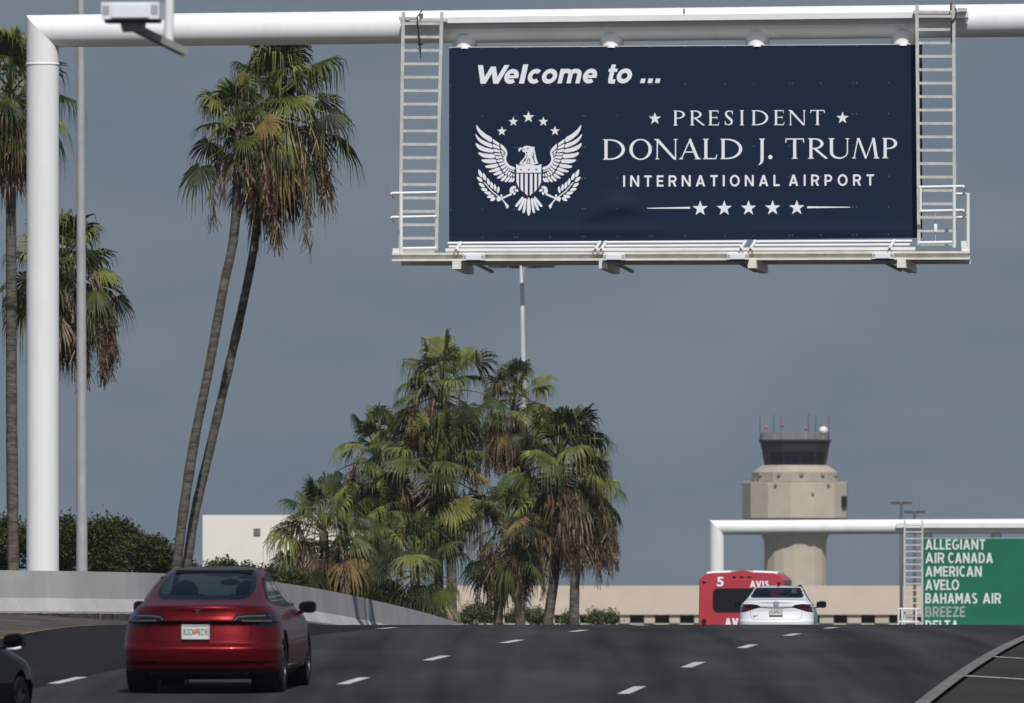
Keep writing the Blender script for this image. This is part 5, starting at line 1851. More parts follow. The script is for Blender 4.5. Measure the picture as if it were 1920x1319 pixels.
def part_from_grid(name, V, quads, mats, parent, midx=None, angle=None):
    idx, inv = np.unique(quads.reshape(-1), return_inverse=True)
    me = bpy.data.meshes.new(name)
    fl = V.reshape(-1, 3)[idx]
    me.from_pydata(fl.tolist(), [], inv.reshape(-1, 4).tolist())
    for m in (mats if isinstance(mats, (list, tuple)) else [mats]): me.materials.append(m)
    if midx is not None: me.polygons.foreach_set('material_index', midx.tolist())
    me.polygons.foreach_set('use_smooth', [True] * len(quads))
    me.update()
    ob = bpy.data.objects.new(name, me)
    COL.objects.link(ob)
    ob.parent = parent
    return ob


def cap_fill(body, z, name, m, root, up):
    yr, hw, Lr, nr, yf, Lf = body.lev(z)
    mb = MB()
    pts = []
    for k in range(24):
        f = math.sin(math.pi / 2 * k / 23)
        sn = f ** (nr / 2)
        pts.append((f * hw, yr + Lr * (1 - max(0, 1 - sn * sn) ** (1 / nr)), z))
    for k in range(23, -1, -1):
        f = math.sin(math.pi / 2 * k / 23); s2 = f ** 1.25
        pts.append((f * hw, yf - Lf * (1 - max(0, 1 - s2 * s2) ** .4), z))
    loop = pts + [(-x, y, zz) for x, y, zz in reversed(pts)]
    mb.face(loop if up else loop[::-1])
    return mb.build(name, m, root, local=True)


def strip(mb, body, pts, w, off=.004, mi=0):
    """thin seam along (x, z) points on the tail"""
    for (xa, za), (xb, zb) in zip(pts, pts[1:]):
        n = max(1, int(math.hypot(xb - xa, zb - za) / .06))
        d = math.hypot(xb - xa, zb - za); nx_, nz_ = -(zb - za) / d * w / 2, (xb - xa) / d * w / 2
        for i in range(n):
            q = []
            for t, s in ((i / n, -1), ((i + 1) / n, -1), ((i + 1) / n, 1), (i / n, 1)):
                q.append(body.rear(xa + (xb - xa) * t + nx_ * s, za + (zb - za) * t + nz_ * s, off))
            mb.face(q, mi)


def patch(mb, body, x0, x1, zlo, zhi, off, nx=24, nz=6, mi=0, rim=True):
    """curved lens on the tail between zlo(x) and zhi(x), with a rim back to the skin"""
    g = []
    for i in range(nx + 1):
        x = x0 + (x1 - x0) * i / nx
        a, b = zlo(x), zhi(x)
        g.append([body.rear(x, a + (b - a) * j / nz, off) for j in range(nz + 1)])
    for i in range(nx):
        for j in range(nz):
            mb.face([g[i][j], g[i + 1][j], g[i + 1][j + 1], g[i][j + 1]], mi)
    if rim:
        loop = [g[i][0] for i in range(nx + 1)] + [g[nx][j] for j in range(1, nz + 1)] + [g[i][nz] for i in range(nx - 1, -1, -1)] + [g[0][j] for j in range(nz - 1, 0, -1)]
        for a, b in zip(loop, loop[1:] + loop[:1]):
            mb.face([a, b, (b[0], b[1] + off + .012, b[2]), (a[0], a[1] + off + .012, a[2])], mi)


def lin(*pts):
    xs = [p[0] for p in pts]; ys = [p[1] for p in pts]
    return lambda x: float(np.interp(abs(x), xs, ys))


def wheel(root, x, y, r, w, sg):
    mb = MB()
    h = w / 2
    mb.lathe([(r * .70, -h * .9), (r * .90, -h), (r * .975, -h * .86), (r, -h * .55), (r, -h * .05), (r * .985, -h * .02), (r * .985, h * .02), (r, h * .05), (r, h * .55), (r * .975, h * .86), (r * .90, h), (r * .70, h * .9)], (x, y, r), 36, axis='x')
    t = mb.build('wheel', M['tyre'], root, smooth=True, local=True, angle=35)
    mb = MB()
    s = sg
    mb.lathe([(r * .715, s * h * .9), (r * .70, s * h * .70), (r * .62, s * h * .55)], (x, y, r), 36, axis='x')
    for k in range(10):
        a = 2 * math.pi * k / 10
        c, sn = math.cos(a), math.sin(a)
        p0 = Vector((x + s * h * .62, y + c * r * .10, r + sn * r * .10)); p1 = Vector((x + s * h * .72, y + c * r * .67, r + sn * r * .67))
        mb.bar(p0, p1, .035, .03, up=(1, 0, 0))
    mb.lathe([(.001, s * h * .75), (r * .16, s * h * .72), (r * .17, s * h * .5)], (x, y, r), 16, axis='x')
    mb.build('rim', M['rim'], t, local=True)
    mb = MB()
    mb.lathe([(.001, s * h * .1), (r * .60, s * h * .1)], (x, y, r), 24, axis='x')
    mb.build('brake_disc', M['blackmetal'], t, local=True)


def door_mirror(root, x, y, z, sg, body_m, lip=None, k=1.0):
    K = k
    mb = MB()
    n = 12
    base = len(mb.v)
    # housing: rounded wedge, flat face to the rear
    prof = [(-.015, 1.0), (0.0, 1.05), (.03, 1.04), (.07, .92), (.11, .66), (.135, .30), (.14, .02)]
    for dy, k in prof:
        for j in range(20):
            a = 2 * math.pi * j / 20
            cx, cz = math.cos(a), math.sin(a)
            ex = .118 * K * math.copysign(abs(cx) ** .7, cx); ez = .078 * K * math.copysign(abs(cz) ** .72, cz)
            ez *= 1.0 + .16 * cx
            mb.v.append((x + sg * ex * k, y + dy, z + ez * k))
    for i in range(len(prof) - 1):
        for j in range(20):
            jj = (j + 1) % 20
            mb.f.append((i * 20 + j, i * 20 + jj, (i + 1) * 20 + jj, (i + 1) * 20 + j)); mb.m.append(0)
    mb.f.append(tuple(range(20))); mb.m.append(0)
    mb.bar((x - sg * .20, y + .06, z - .075), (x - sg * .05, y + .05, z - .06), .05, .035)
    o = mb.build('door_mirror', body_m, root, smooth=True, local=True, angle=50)
    mb = MB()
    pts = []
    for j in range(20):
        a = 2 * math.pi * j / 20; cx, cz = math.cos(a), math.sin(a)
        pts.append((x + sg * .102 * K * math.copysign(abs(cx) ** .7, cx), y - .019, z + .064 * K * math.copysign(abs(cz) ** .72, cz) * (1 + .16 * cx)))
    mb.face(pts)
    mb.build('mirror_glass', M['mirror'], o, local=True)
    if lip:
        mb = MB(); mb.tube([(x - sg * .07, y - .02, z - .080), (x + sg * .03, y - .03, z - .076), (x + sg * .085, y - .02, z - .062)], [.008, .013, .012], 8); mb.build('mirror_lip', lip, o, smooth=True, local=True)


def seats(root, roof, W=.62):
    mb = MB()
    def cushion(cx, cy, w, z0, z1, head, lean=.22):
        y1 = cy - (z1 - z0) * lean
        mb.hexa([(cx - w, cy - .08, z0), (cx + w, cy - .08, z0), (cx + w, cy + .08, z0), (cx - w, cy + .08, z0)], [(cx - w * .78, y1 - .06, z1), (cx + w * .78, y1 - .06, z1), (cx + w * .78, y1 + .05, z1), (cx - w * .78, y1 + .05, z1)])
        mb.ball((cx, y1 - .02, z1 + .03), (w * .55, .06, head), 6)
    for sx in (-1, 1):
        cushion(sx * .37, 2.30, .28, .45, 1.12, .14)
        cushion(sx * .37, 1.28, .27, .45, .98, .07)
    mb.box((0, 1.28, .7), (.64, .06, .25))
    mb.box((0, 2.2, .32), (.70, 1.3, .06))
    mb.box((0, 3.32, .82), (.70, .28, .12))
    mb.ball((.08, 2.80, roof - .19), (.12, .025, .04), 5)
    mb.box((0, 2.3, roof - .05), (.45, .55, .02))
    mb.tube([(-.37 + .19 * math.cos(a / 8 * math.pi), 2.95 + .08 * math.sin(a / 8 * math.pi), .90 + .17 * math.sin(a / 8 * math.pi)) for a in range(17)], .016, 6)
    return mb.build('interior', M['inside'], root, local=True)


def car(name, label, cat, loc, rz, pitch, tab, paint, spec, q=1.0):
    B = Body(tab, spec.get('sig', 2.0))
    root = empty(name, loc)
    root.rotation_euler = (pitch, 0, rz)
    tag(root, label, cat)
    V = B.grid(int(150 * q), int(110 * q), int(120 * q), 34)
    nv, nu = V.shape[:2]
    ii, jj = np.meshgrid(np.arange(nv - 1), np.arange(nu), indexing='ij')
    jn = (jj + 1) % nu
    Q = np.stack([ii * nu + jj, ii * nu + jn, (ii + 1) * nu + jn, (ii + 1) * nu + jj], -1).reshape(-1, 4)
    fl = V.reshape(-1, 3)
    C = fl[Q].mean(1)
    a = fl[Q[:, 2]] - fl[Q[:, 0]]; b = fl[Q[:, 3]] - fl[Q[:, 1]]
    Nn = np.cross(a, b); Nn /= np.linalg.norm(Nn, axis=1)[:, None] + 1e-12
    ax = np.abs(C[:, 0])
    isside = np.abs(Nn[:, 0]) > .72
    ym = spec['ymid']
    rear = (C[:, 1] < ym) & ~isside
    lab = np.zeros(len(Q), int)
    lab[inpoly(ax, C[:, 2], spec['rear_glass']) & (C[:, 1] < ym)] = 1
    for k, poly in enumerate(spec['side_glass']): lab[inpoly(C[:, 1], C[:, 2], poly) & (np.abs(Nn[:, 0]) > .55) & (lab == 0)] = 2
    lab[inpoly(ax, C[:, 2], spec['windscreen']) & (C[:, 1] > ym) & ~isside] = 3
    for yw in spec['axles']:
        lab[((C[:, 1] - yw) ** 2 + (C[:, 2] - spec['r'] - .01) ** 2 < (spec['r'] + .055) ** 2) & (ax > .5) & isside] = -1
    mi = np.zeros(len(Q), int)
    if spec.get('black_roof'):
        mi[(C[:, 2] > spec['black_roof']) & (ax < spec['roof_w']) & (lab == 0)] = 1
        mi[inpoly(ax, C[:, 2], spec['roof_poly']) & (C[:, 1] < ym) & (lab == 0)] = 1
    mi[(C[:, 2] < spec['trim_z']) & (lab == 0)] = 2
    for poly in spec.get('side_trim', []): mi[inpoly(C[:, 1], C[:, 2], poly) & isside & (lab == 0)] = 2
    s0 = lab == 0
    part_from_grid('body', V, Q[s0], [paint, M['roofglass'], M['black']], root, mi[s0])
    for k, nm in ((1, 'rear_window'), (2, 'side_window'), (3, 'windscreen')):
        s_ = lab == k
        if nm == 'side_window':
            for sg in (1, -1):
                s2 = s_ & (C[:, 0] * sg > 0)
                if s2.any(): part_from_grid('side_window', V, Q[s2], M['glass'], root)
        elif s_.any(): part_from_grid(nm, V, Q[s_], M['glass'], root)
    cap_fill(B, B.z1, 'roof_panel', M['roofglass'] if spec.get('black_roof') else paint, root, True)
    cap_fill(B, B.z0, 'underbody', M['black'], root, False)
    # dark frame round the rear window
    mb = MB()
    rg = spec['rear_glass']
    fr = [(x, z) for x, z in rg if x > .02]
    for sg in (1, -1): strip(mb, B, [(sg * x, z) for x, z in fr], spec.get('frit', .035), .0035)
    for zz in (fr[0][1],): strip(mb, B, [(-fr[0][0], zz), (fr[0][0], zz)], spec.get('frit', .035), .0035)
    mb.build('window_frame', M['roofglass'], root, local=True)
    # window bright-work along the side
    for sg in (1, -1):
        for poly in spec['side_glass']:
            mb = MB()
            pp = poly + poly[:1]
            for (ya, za), (yb, zb) in zip(pp, pp[1:]):
                n = max(1, int(math.hypot(yb - ya, zb - za) / .08))
                d = math.hypot(yb - ya, zb - za); ny_, nz_ = -(zb - za) / d * .012, (yb - ya) / d * .012
                for i in range(n):
                    mb.face([B.side(ya + (yb - ya) * t + ny_ * s, za + (zb - za) * t + nz_ * s, .004, sg) for t, s in ((i / n, -1), ((i + 1) / n, -1), ((i + 1) / n, 1), (i / n, 1))])
            mb.build('side_window_frame', M['black'], root, local=True)
    # wheel houses, wheels
    for yw in spec['axles']:
        for sg in (1, -1):
            mb = MB()
            x = sg * (spec['track'] - .20)
            mb.lathe([(spec['r'] + .058, -.16), (spec['r'] + .058, .16)], (x, yw, spec['r'] + .01), 32, axis='x')
            mb.lathe([(.01, -sg * .15), (spec['r'] + .058, -sg * .15)], (x, yw, spec['r'] + .01), 32, axis='x')
            mb.build('wheel_house', M['black'], root, local=True)
            wheel(root, sg * (spec['track'] - spec['tw'] / 2), yw, spec['r'], spec['tw'], sg)
    mb = MB()
    mb.box((0, spec['axles'][0], spec['r'] * .75), (.55, .10, .05)); mb.box((0, 2.3, .20), (.60, 1.75, .03)); mb.box((0, .42, .27), (.55, .16, .05))
    for sg in (1, -1): mb.bar((sg * .2, spec['axles'][0] - .1, .20), (sg * .62, spec['axles'][0] + .05, .24), .05, .05)
    mb.build('chassis', M['black'], root, local=True)
    seats(root, B.z1)
    return root, B


def plate(root, B, cx, cz, w, h, txt, ink, detail=True):
    y = min(B.rear(cx, cz - h / 2)[1], B.rear(cx, cz + h / 2)[1]) - .02
    mb = MB(); mb.box((cx, y, cz), (w / 2, .008, h / 2)); pl = mb.build('licence_plate', M['plate'], root, local=True)
    mb = MB()
    for zz in (cz - h / 2, cz + h / 2): mb.box((cx, y - .010, zz), (w / 2 + .006, .005, .006))
    for xx in (cx - w / 2, cx + w / 2): mb.box((xx, y - .0103, cz), (.006, .005, h / 2 + .006))
    mb.build('plate_frame', M['alu'], pl, local=True)
    fn = lambda px, py: (px, y - .0095, -py)
    mb = MB()
    for t, a, b in txt: put_text(mb, fn, t, cx + a * w, cx + b * w, -(cz + h * .22), -(cz - h * .24), offset=-.004 if not detail else .0)
    mb.build('plate_letters', ink, pl, local=True)
    if detail:
        mb = MB()
        for (dx, dz, r) in ((-.012, -.012, .021), (.016, .008, .019), (.004, .024, .012)): mb.ball((cx + dx, y - .0094, cz + dz), (r, .0012, r), 6)
        mb.build('plate_oranges', M['orange'], pl, local=True)
        mb = MB()
        for (dx, dz, r) in ((-.030, .018, .016), (.034, -.012, .016), (.022, .032, .013)): mb.ball((cx + dx, y - .0090, cz + dz), (r, .0010, r * .8), 6)
        mb.build('plate_leaves', M['leafgreen'], pl, local=True)


# ---- the red car
RED = [  # z, yr, hw, Lr, nr, yf, Lf
    (.16, .46, .74, .55, 3.0, 4.40, .7), (.20, .34, .80, .55, 3.0, 4.55, .7), (.245, .16, .865, .58, 3.0, 4.62, .8), (.255, .10, .885, .60, 3.0, 4.63, .8), (.30, .055, .905, .62, 2.9, 4.65, .8),
    (.355, .035, .915, .66, 2.8, 4.67, .8), (.372, .012, .918, .67, 2.8, 4.67, .8), (.45, .0, .924, .70, 2.8, 4.69, .8), (.525, .0, .927, .70, 2.8, 4.69, .8), (.545, .010, .927, .70, 2.8, 4.69, .85), (.585, .055, .926, .70, 2.7, 4.68, .85),
    (.60, .066, .926, .70, 2.7, 4.67, .9), (.70, .090, .922, .72, 2.6, 4.62, .95), (.80, .115, .905, .74, 2.5, 4.45, 1.0), (.818, .116, .902, .74, 2.5, 4.40, 1.0), (.832, .072, .898, .76, 2.5, 4.36, 1.0),
    (.85, .062, .892, .78, 2.5, 4.28, 1.0), (.90, .078, .872, .80, 2.4, 4.05, 1.0), (.95, .088, .842, .82, 2.35, 3.80, 1.0), (.995, .084, .800, .82, 2.3, 3.62, .95), (1.018, .090, .772, .80, 2.3, 3.56, .9), (1.030, .140, .758, .78, 2.3, 3.52, .9),
    (1.06, .30, .735, .70, 2.4, 3.43, .85), (1.10, .47, .712, .62, 2.5, 3.33, .8), (1.16, .68, .686, .56, 2.6, 3.21, .75), (1.22, .91, .658, .52, 2.7, 3.09, .7), (1.28, 1.16, .628, .48, 2.8, 2.96, .65),
    (1.34, 1.44, .594, .44, 2.8, 2.82, .6), (1.385, 1.70, .558, .40, 2.8, 2.70, .5), (1.415, 1.93, .515, .36, 2.6, 2.60, .4), (1.432, 2.08, .455, .30, 2.4, 2.54, .3), (1.441, 2.18, .34, .20, 2.2, 2.49, .2), (1.4435, 2.26, .16, .08, 2.0, 2.42, .07)]
RSPEC = dict(ymid=2.25, r=.335, tw=.235, track=.915, axles=(.98, 3.855), trim_z=.252, sig=2.2,
             rear_glass=[(.0, 1.112), (.44, 1.112), (.505, 1.128), (.535, 1.165), (.540, 1.22), (.530, 1.28), (.505, 1.345), (.47, 1.392), (.0, 1.392)],
             roof_poly=[(.0, 1.10), (.45, 1.10), (.52, 1.118), (.555, 1.16), (.560, 1.22), (.550, 1.28), (.525, 1.345), (.49, 1.40), (.47, 1.45), (.0, 1.45)],
             black_roof=1.392, roof_w=.50, frit=.05,
             windscreen=[(0, 1.02), (.62, 1.02), (.48, 1.38), (0, 1.38)],
             side_glass=[[(.93, 1.092), (1.25, 1.020), (2.02, .988), (2.02, 1.345), (1.60, 1.325), (1.30, 1.235)], [(2.10, .990), (3.10, .988), (2.80, 1.20), (2.52, 1.345), (2.10, 1.352)]],
             side_trim=[[(1.9, .30), (1.9, .20), (3.2, .20), (3.2, .30)]])


def build_red_car():
    Y = 132.0
    x = (371 - 960) * Y / F
    z = zr(Y) + .014
    rz = -math.radians(4.6)
    root, B = car('red_car', 'red electric sedan with black glass roof driving away in the left lane', 'car', (x, Y, z), rz, math.atan(.0175), RED, M['redpaint'], RSPEC, 1.15)
    for sg in (1, -1):
        mb = MB()
        lo = lin((.385, .838), (.43, .828), (.60, .798), (.70, .772), (.79, .768), (.868, .785))
        hi = lin((.385, .842), (.405, .890), (.43, .914), (.50, .924), (.70, .938), (.79, .940), (.868, .915))
        patch(mb, B, sg * .385, sg * .865, lo, hi, .006, 30, 8)
        tl = mb.build('tail_light', M['lamp'], root, local=True)
        mb = MB()
        strip(mb, B, [(sg * .42, .855), (sg * .45, .893), (sg * .56, .902), (sg * .80, .905)], .012, .010)
        mb.build('light_guide', M['smoke'], tl, local=True)
        mb = MB()
        patch(mb, B, sg * .50, sg * .82, lin((.5, .838), (.82, .825)), lin((.5, .858), (.82, .850)), .010, 12, 2)
        mb.build('indicator_band', M['smoke'], tl, local=True)
        mb = MB()
        patch(mb, B, sg * .70, sg * .80, lin((.7, .765), (.8, .768)), lin((.7, .780), (.8, .780)), .003, 6, 2)
        mb.build('reflector', M['lampred'], root, local=True)
        mb = MB()       # lower bumper slots
        strip(mb, B, [(sg * .50, .372), (sg * .62, .368), (sg * .72, .352), (sg * .76, .340)], .022, .006)
        mb.build('bumper_slot', M['seam'], root, local=True)
    mb = MB()
    strip(mb, B, [(-.60, .795), (-.60, .70), (-.585, .625), (-.53, .606), (-.40, .600), (0, .597), (.40, .600), (.53, .606), (.585, .625), (.60, .70), (.60, .795)], .007, .003)
    mb.build('boot_lid_seam', M['seam'], root, local=True)
    mb = MB(); strip(mb, B, [(-.385, .824), (0, .818), (.385, .824)], .014, .004); mb.build('ledge_shade_strip', M['seam'], root, local=True)  # dark strip paints the shadow line under the lid ledge
    for sg in (1, -1):
        mb = MB(); strip(mb, B, [(sg * .43, .912), (sg * .50, .975), (sg * .56, 1.03)], .006, .003); mb.build('boot_lid_seam', M['seam'], root, local=True)
    mb = MB()           # small chrome emblem on the lid
    yb = B.rear(0, .945)[1] - .008
    cx = -.012
    for poly in ([(-.036, .982), (.036, .982), (.034, .972), (.018, .967), (-.018, .967), (-.034, .972)], [(-.010, .965), (.010, .965), (.004, .908), (-.004, .908)]):
        mb.hexa([(cx + a, yb, b) for a, b in poly], [(cx + a, yb + .012, b) for a, b in poly])
    mb.build('boot_emblem', M['chrome'], root, local=True)
    plate(root, B, -.03, .720, .315, .158, [("82D", -.46, -.10), ("EDE", .12, .46)], M['plateink'])
    mb = MB(); mb.hexa([(-.52, .10, .215), (.52, .10, .215), (.58, .20, .20), (-.58, .20, .20)], [(-.56, .055, .250), (.56, .055, .250), (.60, .2, .250), (-.60, .2, .250)]); mb.build('diffuser', M['black'], root, local=True)
    mb = MB()           # door cuts and handles on the right and left
    for sg in (1, -1):
        for pts in ([(1.62, 1.0), (1.60, .80), (1.42, .58), (1.36, .40)], [(2.06, .99), (2.06, .32)], [(3.12, .98), (3.20, .75), (3.20, .34)], [(1.45, .33), (3.2, .30)]):
            for (ya, za), (yb2, zb) in zip(pts, pts[1:]):
                n = 4
                d = math.hypot(yb2 - ya, zb - za); a_, b_ = -(zb - za) / d * .004, (yb2 - ya) / d * .004
                for i in range(n):
                    mb.face([B.side(ya + (yb2 - ya) * t + a_ * s, za + (zb - za) * t + b_ * s, .002, sg) for t, s in ((i / n, -1), ((i + 1) / n, -1), ((i + 1) / n, 1), (i / n, 1))])
    mb.build('door_seams', M['seam'], root, local=True)
    for sg in (1, -1):
        for yh in (1.78, 2.86):
            mb = MB(); mb.bar(B.side(yh, .86, .004, sg), B.side(yh + .22, .862, .004, sg), .014, .026); mb.build('door_handle', M['redpaint'], root, local=True)
        door_mirror(root, sg * .985, 2.98, .955, sg, M['black'], k=.86)
    return root


M['smoke'] = mat('grey_lens', (.085, .080, .085), .2, spec=.5)
build_red_car()

# ---- the white sedan beyond the crest
SED = [
    (.18, .40, .74, .5, 3.0, 4.50, .7), (.24, .16, .84, .55, 3.0, 4.62, .8), (.32, .05, .875, .58, 2.9, 4.66, .8), (.42, .015, .893, .60, 2.9, 4.68, .8), (.55, .0, .898, .62, 2.8, 4.70, .8), (.60, .02, .898, .62, 2.8, 4.70, .85), (.615, .055, .897, .62, 2.8, 4.70, .85),
    (.72, .085, .895, .64, 2.7, 4.66, .9), (.80, .105, .888, .66, 2.7, 4.55, .95), (.90, .10, .872, .68, 2.6, 4.15, 1.0), (.925, .085, .868, .68, 2.6, 4.05, 1.0), (.99, .09, .845, .70, 2.5, 3.75, 1.0), (1.045, .075, .80, .72, 2.4, 3.55, .95), (1.06, .080, .785, .72, 2.4, 3.50, .9), (1.075, .13, .772, .70, 2.4, 3.46, .9),
    (1.10, .36, .752, .60, 2.5, 3.38, .85), (1.125, .56, .735, .55, 2.6, 3.32, .8), (1.18, .75, .702, .50, 2.7, 3.18, .75), (1.26, 1.00, .658, .46, 2.8, 2.98, .7), (1.34, 1.26, .616, .42, 2.8, 2.78, .6), (1.395, 1.48, .580, .40, 2.8, 2.64, .5),
    (1.425, 1.66, .54, .36, 2.6, 2.54, .4), (1.445, 1.86, .47, .30, 2.4, 2.46, .3), (1.455, 2.02, .36, .20, 2.2, 2.40, .2), (1.459, 2.12, .18, .08, 2.0, 2.32, .08)]
SSPEC = dict(ymid=2.2, r=.325, tw=.21, track=.89, axles=(1.02, 3.70), trim_z=.34, sig=2.2,
             rear_glass=[(.0, 1.155), (.585, 1.155), (.622, 1.175), (.615, 1.22), (.575, 1.32), (.545, 1.385), (.515, 1.40), (.0, 1.40)], frit=.03,
             windscreen=[(0, 1.02), (.64, 1.02), (.50, 1.39), (0, 1.39)],
             side_glass=[[(.98, 1.11), (1.25, 1.075), (2.02, 1.04), (2.02, 1.375), (1.55, 1.355), (1.28, 1.26)], [(2.10, 1.04), (3.15, 1.02), (2.80, 1.22), (2.48, 1.375), (2.10, 1.38)]])


def build_white_car():
    Y = 272.0
    x = (1455 - 960) * Y / F
    root, B = car('white_sedan', 'white four-door sedan half hidden beyond the crest of the road', 'car', (x, Y, zr(Y) + .014), -math.radians(3.2), -.018, SED, M['whitepaint'], SSPEC, .75)
    for sg in (1, -1):
        mb = MB()
        patch(mb, B, sg * .36, sg * .868, lin((.36, .905), (.45, .890), (.60, .845), (.74, .80), (.868, .79)), lin((.36, .912), (.45, .965), (.6, .985), (.868, .98)), .006, 24, 6)
        tl = mb.build('tail_light', M['lamp2'], root, local=True)
        mb = MB()
        patch(mb, B, sg * .62, sg * .85, lin((.62, .85), (.85, .81)), lin((.62, .90), (.85, .89)), .010, 12, 3)
        mb.build('red_lens', M['lampred'], tl, local=True)
        door_mirror(root, sg * 1.00, 2.95, 1.02, sg, M['black'])
    mb = MB()
    strip(mb, B, [(-.62, .80), (-.60, .66), (-.56, .618), (-.3, .608), (0, .605), (.3, .608), (.56, .618), (.60, .66), (.62, .80)], .008, .003)
    mb.build('boot_lid_seam', M['seam2'], root, local=True)
    mb = MB(); strip(mb, B, [(-.36, .905), (-.2, .892), (0, .888), (.2, .892), (.36, .905)], .016, .004); mb.build('ledge_shade_strip', M['seam2'], root, local=True)  # same painted shade line below this lid's ledge
    # round chrome roundel with V over W, low lettering mark
    yb = B.rear(0, .975)[1] - .012
    mb = MB()
    ring = lambda r: [(r * math.cos(a * math.pi / 16), yb, .985 + r * math.sin(a * math.pi / 16)) for a in range(32)]
    o, i_ = ring(.068), ring(.058)
    for k in range(32):
        kk = (k + 1) % 32; mb.face([o[k], o[kk], i_[kk], i_[k]])
    for pts in ([(-.030, 1.035), (0, .995), (.030, 1.035)], [(-.048, 1.005), (-.026, .935), (0, .985), (.026, .935), (.048, 1.005)]):
        for (xa, za), (xb, zb) in zip(pts, pts[1:]): mb.bar((xa, yb - .002, za), (xb, yb - .002, zb), .004, .011, up=(0, 0, 1) if abs(xb - xa) > 1e-3 else (1, 0, 0))
    mb.build('boot_emblem', M['chrome'], root, local=True)
    mb = MB()
    for k in range(5): mb.box((-.54 + k * .032, B.rear(-.48, .70)[1] - .006, .70), (.012, .006, .014))
    mb.build('model_script', M['chrome'], root, local=True)
    plate(root, B, 0, .795, .31, .155, [("IQ5", -.45, -.08), ("CC", .12, .45)], M['plateink'], True)
    mb = MB(); mb.box((0, B.rear(0, .70)[1] - .012, .700), (.155, .010, .010)); mb.build('plate_bracket', M['black'], root, local=True)
    mb = MB(); mb.hexa([(-.03, 1.72, 1.435), (.03, 1.72, 1.435), (.03, 1.95, 1.45), (-.03, 1.95, 1.45)], [(-.006, 1.70, 1.50), (.006, 1.70, 1.50), (.006, 1.80, 1.505), (-.006, 1.80, 1.505)]); mb.build('roof_antenna', M['black'], root, local=True)


M['lamp2'] = mat('dark_red_lens', (.030, .006, .006), .15, spec=.5)
M['seam2'] = mat('panel_gap_grey', (.10, .10, .105), .8)
build_white_car()


def build_black_car():
    # only its right front wing and door mirror stand in the picture
    rz = -math.radians(15)
    m = P(27, 1210, 117.0)
    loc = Vector((m.x, m.y, 0)) - Matrix.Rotation(rz, 3, 'Z') @ Vector((1.04, 2.98, 0))
    root, B = car('black_car', 'black car cut by the lower left edge, showing its wing mirror', 'car', (loc.x, loc.y, zr(loc.y) + .014), rz, math.atan(.022), SED, M['blackpaint'], dict(SSPEC, trim_z=.30), .8)
    for sg in (1, -1): door_mirror(root, sg * 1.04, 2.98, 1.03, sg, M['black'], M['fixture'] if sg == 1 else None)
    for sg in (1, -1):
        mb = MB()
        patch(mb, B, sg * .36, sg * .868, lin((.36, .905), (.45, .890), (.60, .845), (.74, .80), (.868, .79)), lin((.36, .912), (.45, .965), (.6, .985), (.868, .98)), .006, 24, 6)
        mb.build('tail_light', M['lamp2'], root, local=True)


build_black_car()


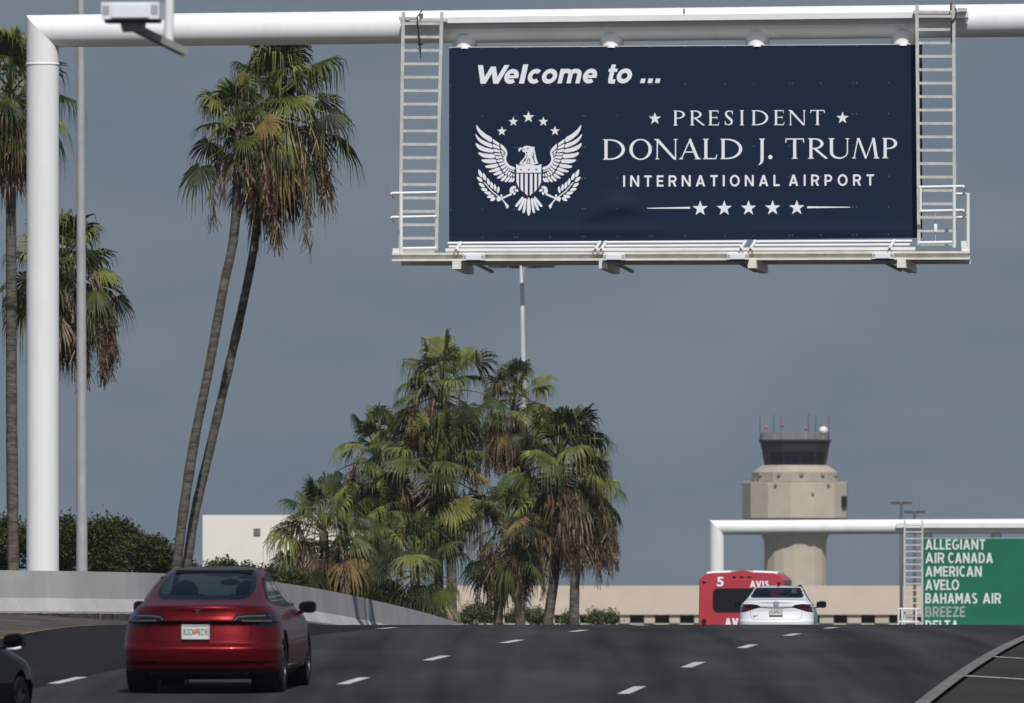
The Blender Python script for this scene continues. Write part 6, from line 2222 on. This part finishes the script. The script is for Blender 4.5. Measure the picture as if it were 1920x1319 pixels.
# ---- the red shuttle bus
def build_bus():
    Y = 318.0
    k = Y / F
    cx = (1391 - 960) * k
    g = zr(Y) + .014
    root = empty('shuttle_bus', (cx, Y, g))
    root.rotation_euler = (0, 0, -math.radians(3.0))
    tag(root, 'red airport rental shuttle bus with white roof and dark rear window', 'bus')
    zz = lambda py: CZ + (HY - py) * k - g
    xx = lambda px: (px - 1391) * k
    H = zz(1074)
    hw = xx(1471)
    L = 7.2
    # tail outline: upright flanks, chamfered shoulders, low gable
    out = [(-hw - .03, .45), (-hw - .03, .9), (-hw, zz(1100)), (-hw, zz(1088)), (-hw + .06, zz(1083)), (-hw + .20, zz(1076.5)), (-hw + .34, zz(1075)), (-.32, zz(1073.5)), (-.10, zz(1070)), (.10, zz(1070)), (.32, zz(1073.5)), (hw - .34, zz(1075)), (hw - .20, zz(1076.5)), (hw - .06, zz(1083)), (hw, zz(1088)), (hw, zz(1100)), (hw + .03, .9), (hw + .03, .45)]
    mb = MB()
    cap = [(x * .985, 0.0, z if z < 1 else z - .015) for x, z in out]
    r1 = [(x, .07, z) for x, z in out]; r2 = [(x, L, z) for x, z in out]
    n = len(out)
    mb.v += cap + r1 + r2
    mb.f.append(tuple(range(n))); mb.m.append(0)
    for a in (0, n):
        for i in range(n):
            j = (i + 1) % n
            mb.f.append((a + j, a + i, a + n + i, a + n + j)); mb.m.append(1 if (a == n and 5 <= i <= 11) else 0)
    mb.f.append(tuple(2 * n + i for i in reversed(range(n)))); mb.m.append(0)
    mb.build('body', [M['busred'], M['busroof']], root, local=True)
    # white edge of the roof cap just behind the tail
    mb = MB()
    for i in range(5, 12):
        (xa, za), (xb, zb) = out[i], out[i + 1]
        if abs(xa) < .4 and abs(xb) < .4: continue
        mb.hexa([(xa, .30, za + .002), (xb, .30, zb + .002), (xb, L - .3, zb + .002), (xa, L - .3, za + .002)], [(xa, .30, za + .055), (xb, .30, zb + .055), (xb, L - .3, zb + .055), (xa, L - .3, za + .055)])
    mb.build('roof_cap', M['busroof'], root, local=True)

    def rrect(x0, x1, z0, z1, r, y, nn=6):
        p = []
        for (ax, az, a0) in ((x1 - r, z1 - r, 0), (x0 + r, z1 - r, 90), (x0 + r, z0 + r, 180), (x1 - r, z0 + r, 270)):
            for i in range(nn + 1):
                a = math.radians(a0 + 90 * i / nn); p.append((ax + r * math.cos(a), y, az + r * math.sin(a)))
        return p
    mb = MB(); a = rrect(xx(1338), xx(1444), zz(1147), zz(1105), .12, -.010); mb.hexa(a[::-1], [(x, .01, z) for x, y, z in a[::-1]]); w = mb.build('rear_window', M['glassdark'], root, local=True)
    mb = MB(); o = rrect(xx(1336.5), xx(1445.5), zz(1148.5), zz(1103.5), .14, -.012); i_ = rrect(xx(1339.5), xx(1442.5), zz(1145.5), zz(1106.5), .10, -.012)
    for q in range(len(o)):
        r_ = (q + 1) % len(o); mb.face([o[q], o[r_], i_[r_], i_[q]])
    mb.build('window_seal', M['black'], w, local=True)
    fn = lambda px, py: (xx(px), -.006, zz(py))
    mb = MB(); put_text(mb, fn, "5", 1344, 1357, 1082, 1100, offset=.03, cap='5'); mb.build('fleet_number', M['letter'], root, local=True)
    for t, a, b, y0, y1 in (("AVIS", 1406, 1443.5, 1089.5, 1102), ("AV", 1359, 1386, 1159.5, 1176)):
        d = Decal(lambda x, y, off: (xx(x), -.002 + off, zz(y)))
        sans_line(d, t, a, b, y0, y1, .24)
        d.mb.build('lettering', M['letter'], root, local=True)
    for px_, py_ in ((1320.5, 1091.5), (1377, 1081.5), (1391, 1081.5), (1405, 1081.5), (1461, 1093)):
        mb = MB(); mb.ball((xx(px_), -.008, zz(py_)), (.055, .03, .022), 6); mb.build('marker_lamp', M['lampred'], root, local=True)
    for s in (-1, 1):
        for h, r in ((zz(1165), .07), (zz(1174), .07), (zz(1183), .07)):
            mb = MB()
            mb.lathe([(.001, 0), (r, 0), (r, .02)], (0, 0, 0), 16)
            mb.v = [(x + s * (hw - .13), -.016 + z, y + h) for x, y, z in mb.v]
            mb.build('tail_light', M['lampred'], root, local=True)
    mb = MB(); mb.box((0, -.08, .52), (hw, .10, .11)); mb.build('bumper', M['black'], root, local=True)
    # side windows
    for s in (-1, 1):
        for i in range(4):
            mb = MB(); mb.box((s * (hw + .004), 1.3 + i * 1.35, zz(1122)), (.008, .58, .40)); mb.build('side_window', M['glassdark'], root, local=True)
    for s in (1,):
        mb = MB(); mb.ball((s * (hw + .25), L - .6, zz(1108)), (.10, .06, .18), 6); mb.bar((s * hw, L - .6, zz(1100)), (s * (hw + .25), L - .6, zz(1103)), .03, .03); mb.build('wing_mirror', M['black'], root, local=True)
        for yw in (1.7, 5.9): wheel(root, s * (hw - .14), yw, .38, .26, s)
    mb = MB(); mb.box((0, 3.6, .42), (hw - .3, 3.2, .08)); mb.build('chassis', M['black'], root, local=True)


build_bus()

# ------------------------------------------------------------------ the air: a thin even haze round the whole scene
def build_haze():
    mb = MB()
    mb.box((0, 620, 28), (340, 760, 29.4))
    m = bpy.data.materials.new('haze'); m.use_nodes = True
    nt = m.node_tree; nt.nodes.clear()
    out = nt.nodes.new("ShaderNodeOutputMaterial"); v = nt.nodes.new("ShaderNodeVolumePrincipled")
    v.inputs["Color"].default_value = (.86, .92, 1.0, 1)
    v.inputs["Density"].default_value = .00006
    v.inputs["Anisotropy"].default_value = .2
    nt.links.new(v.outputs[0], out.inputs["Volume"])
    tag(mb.build('haze', m), kind='stuff')


build_haze()
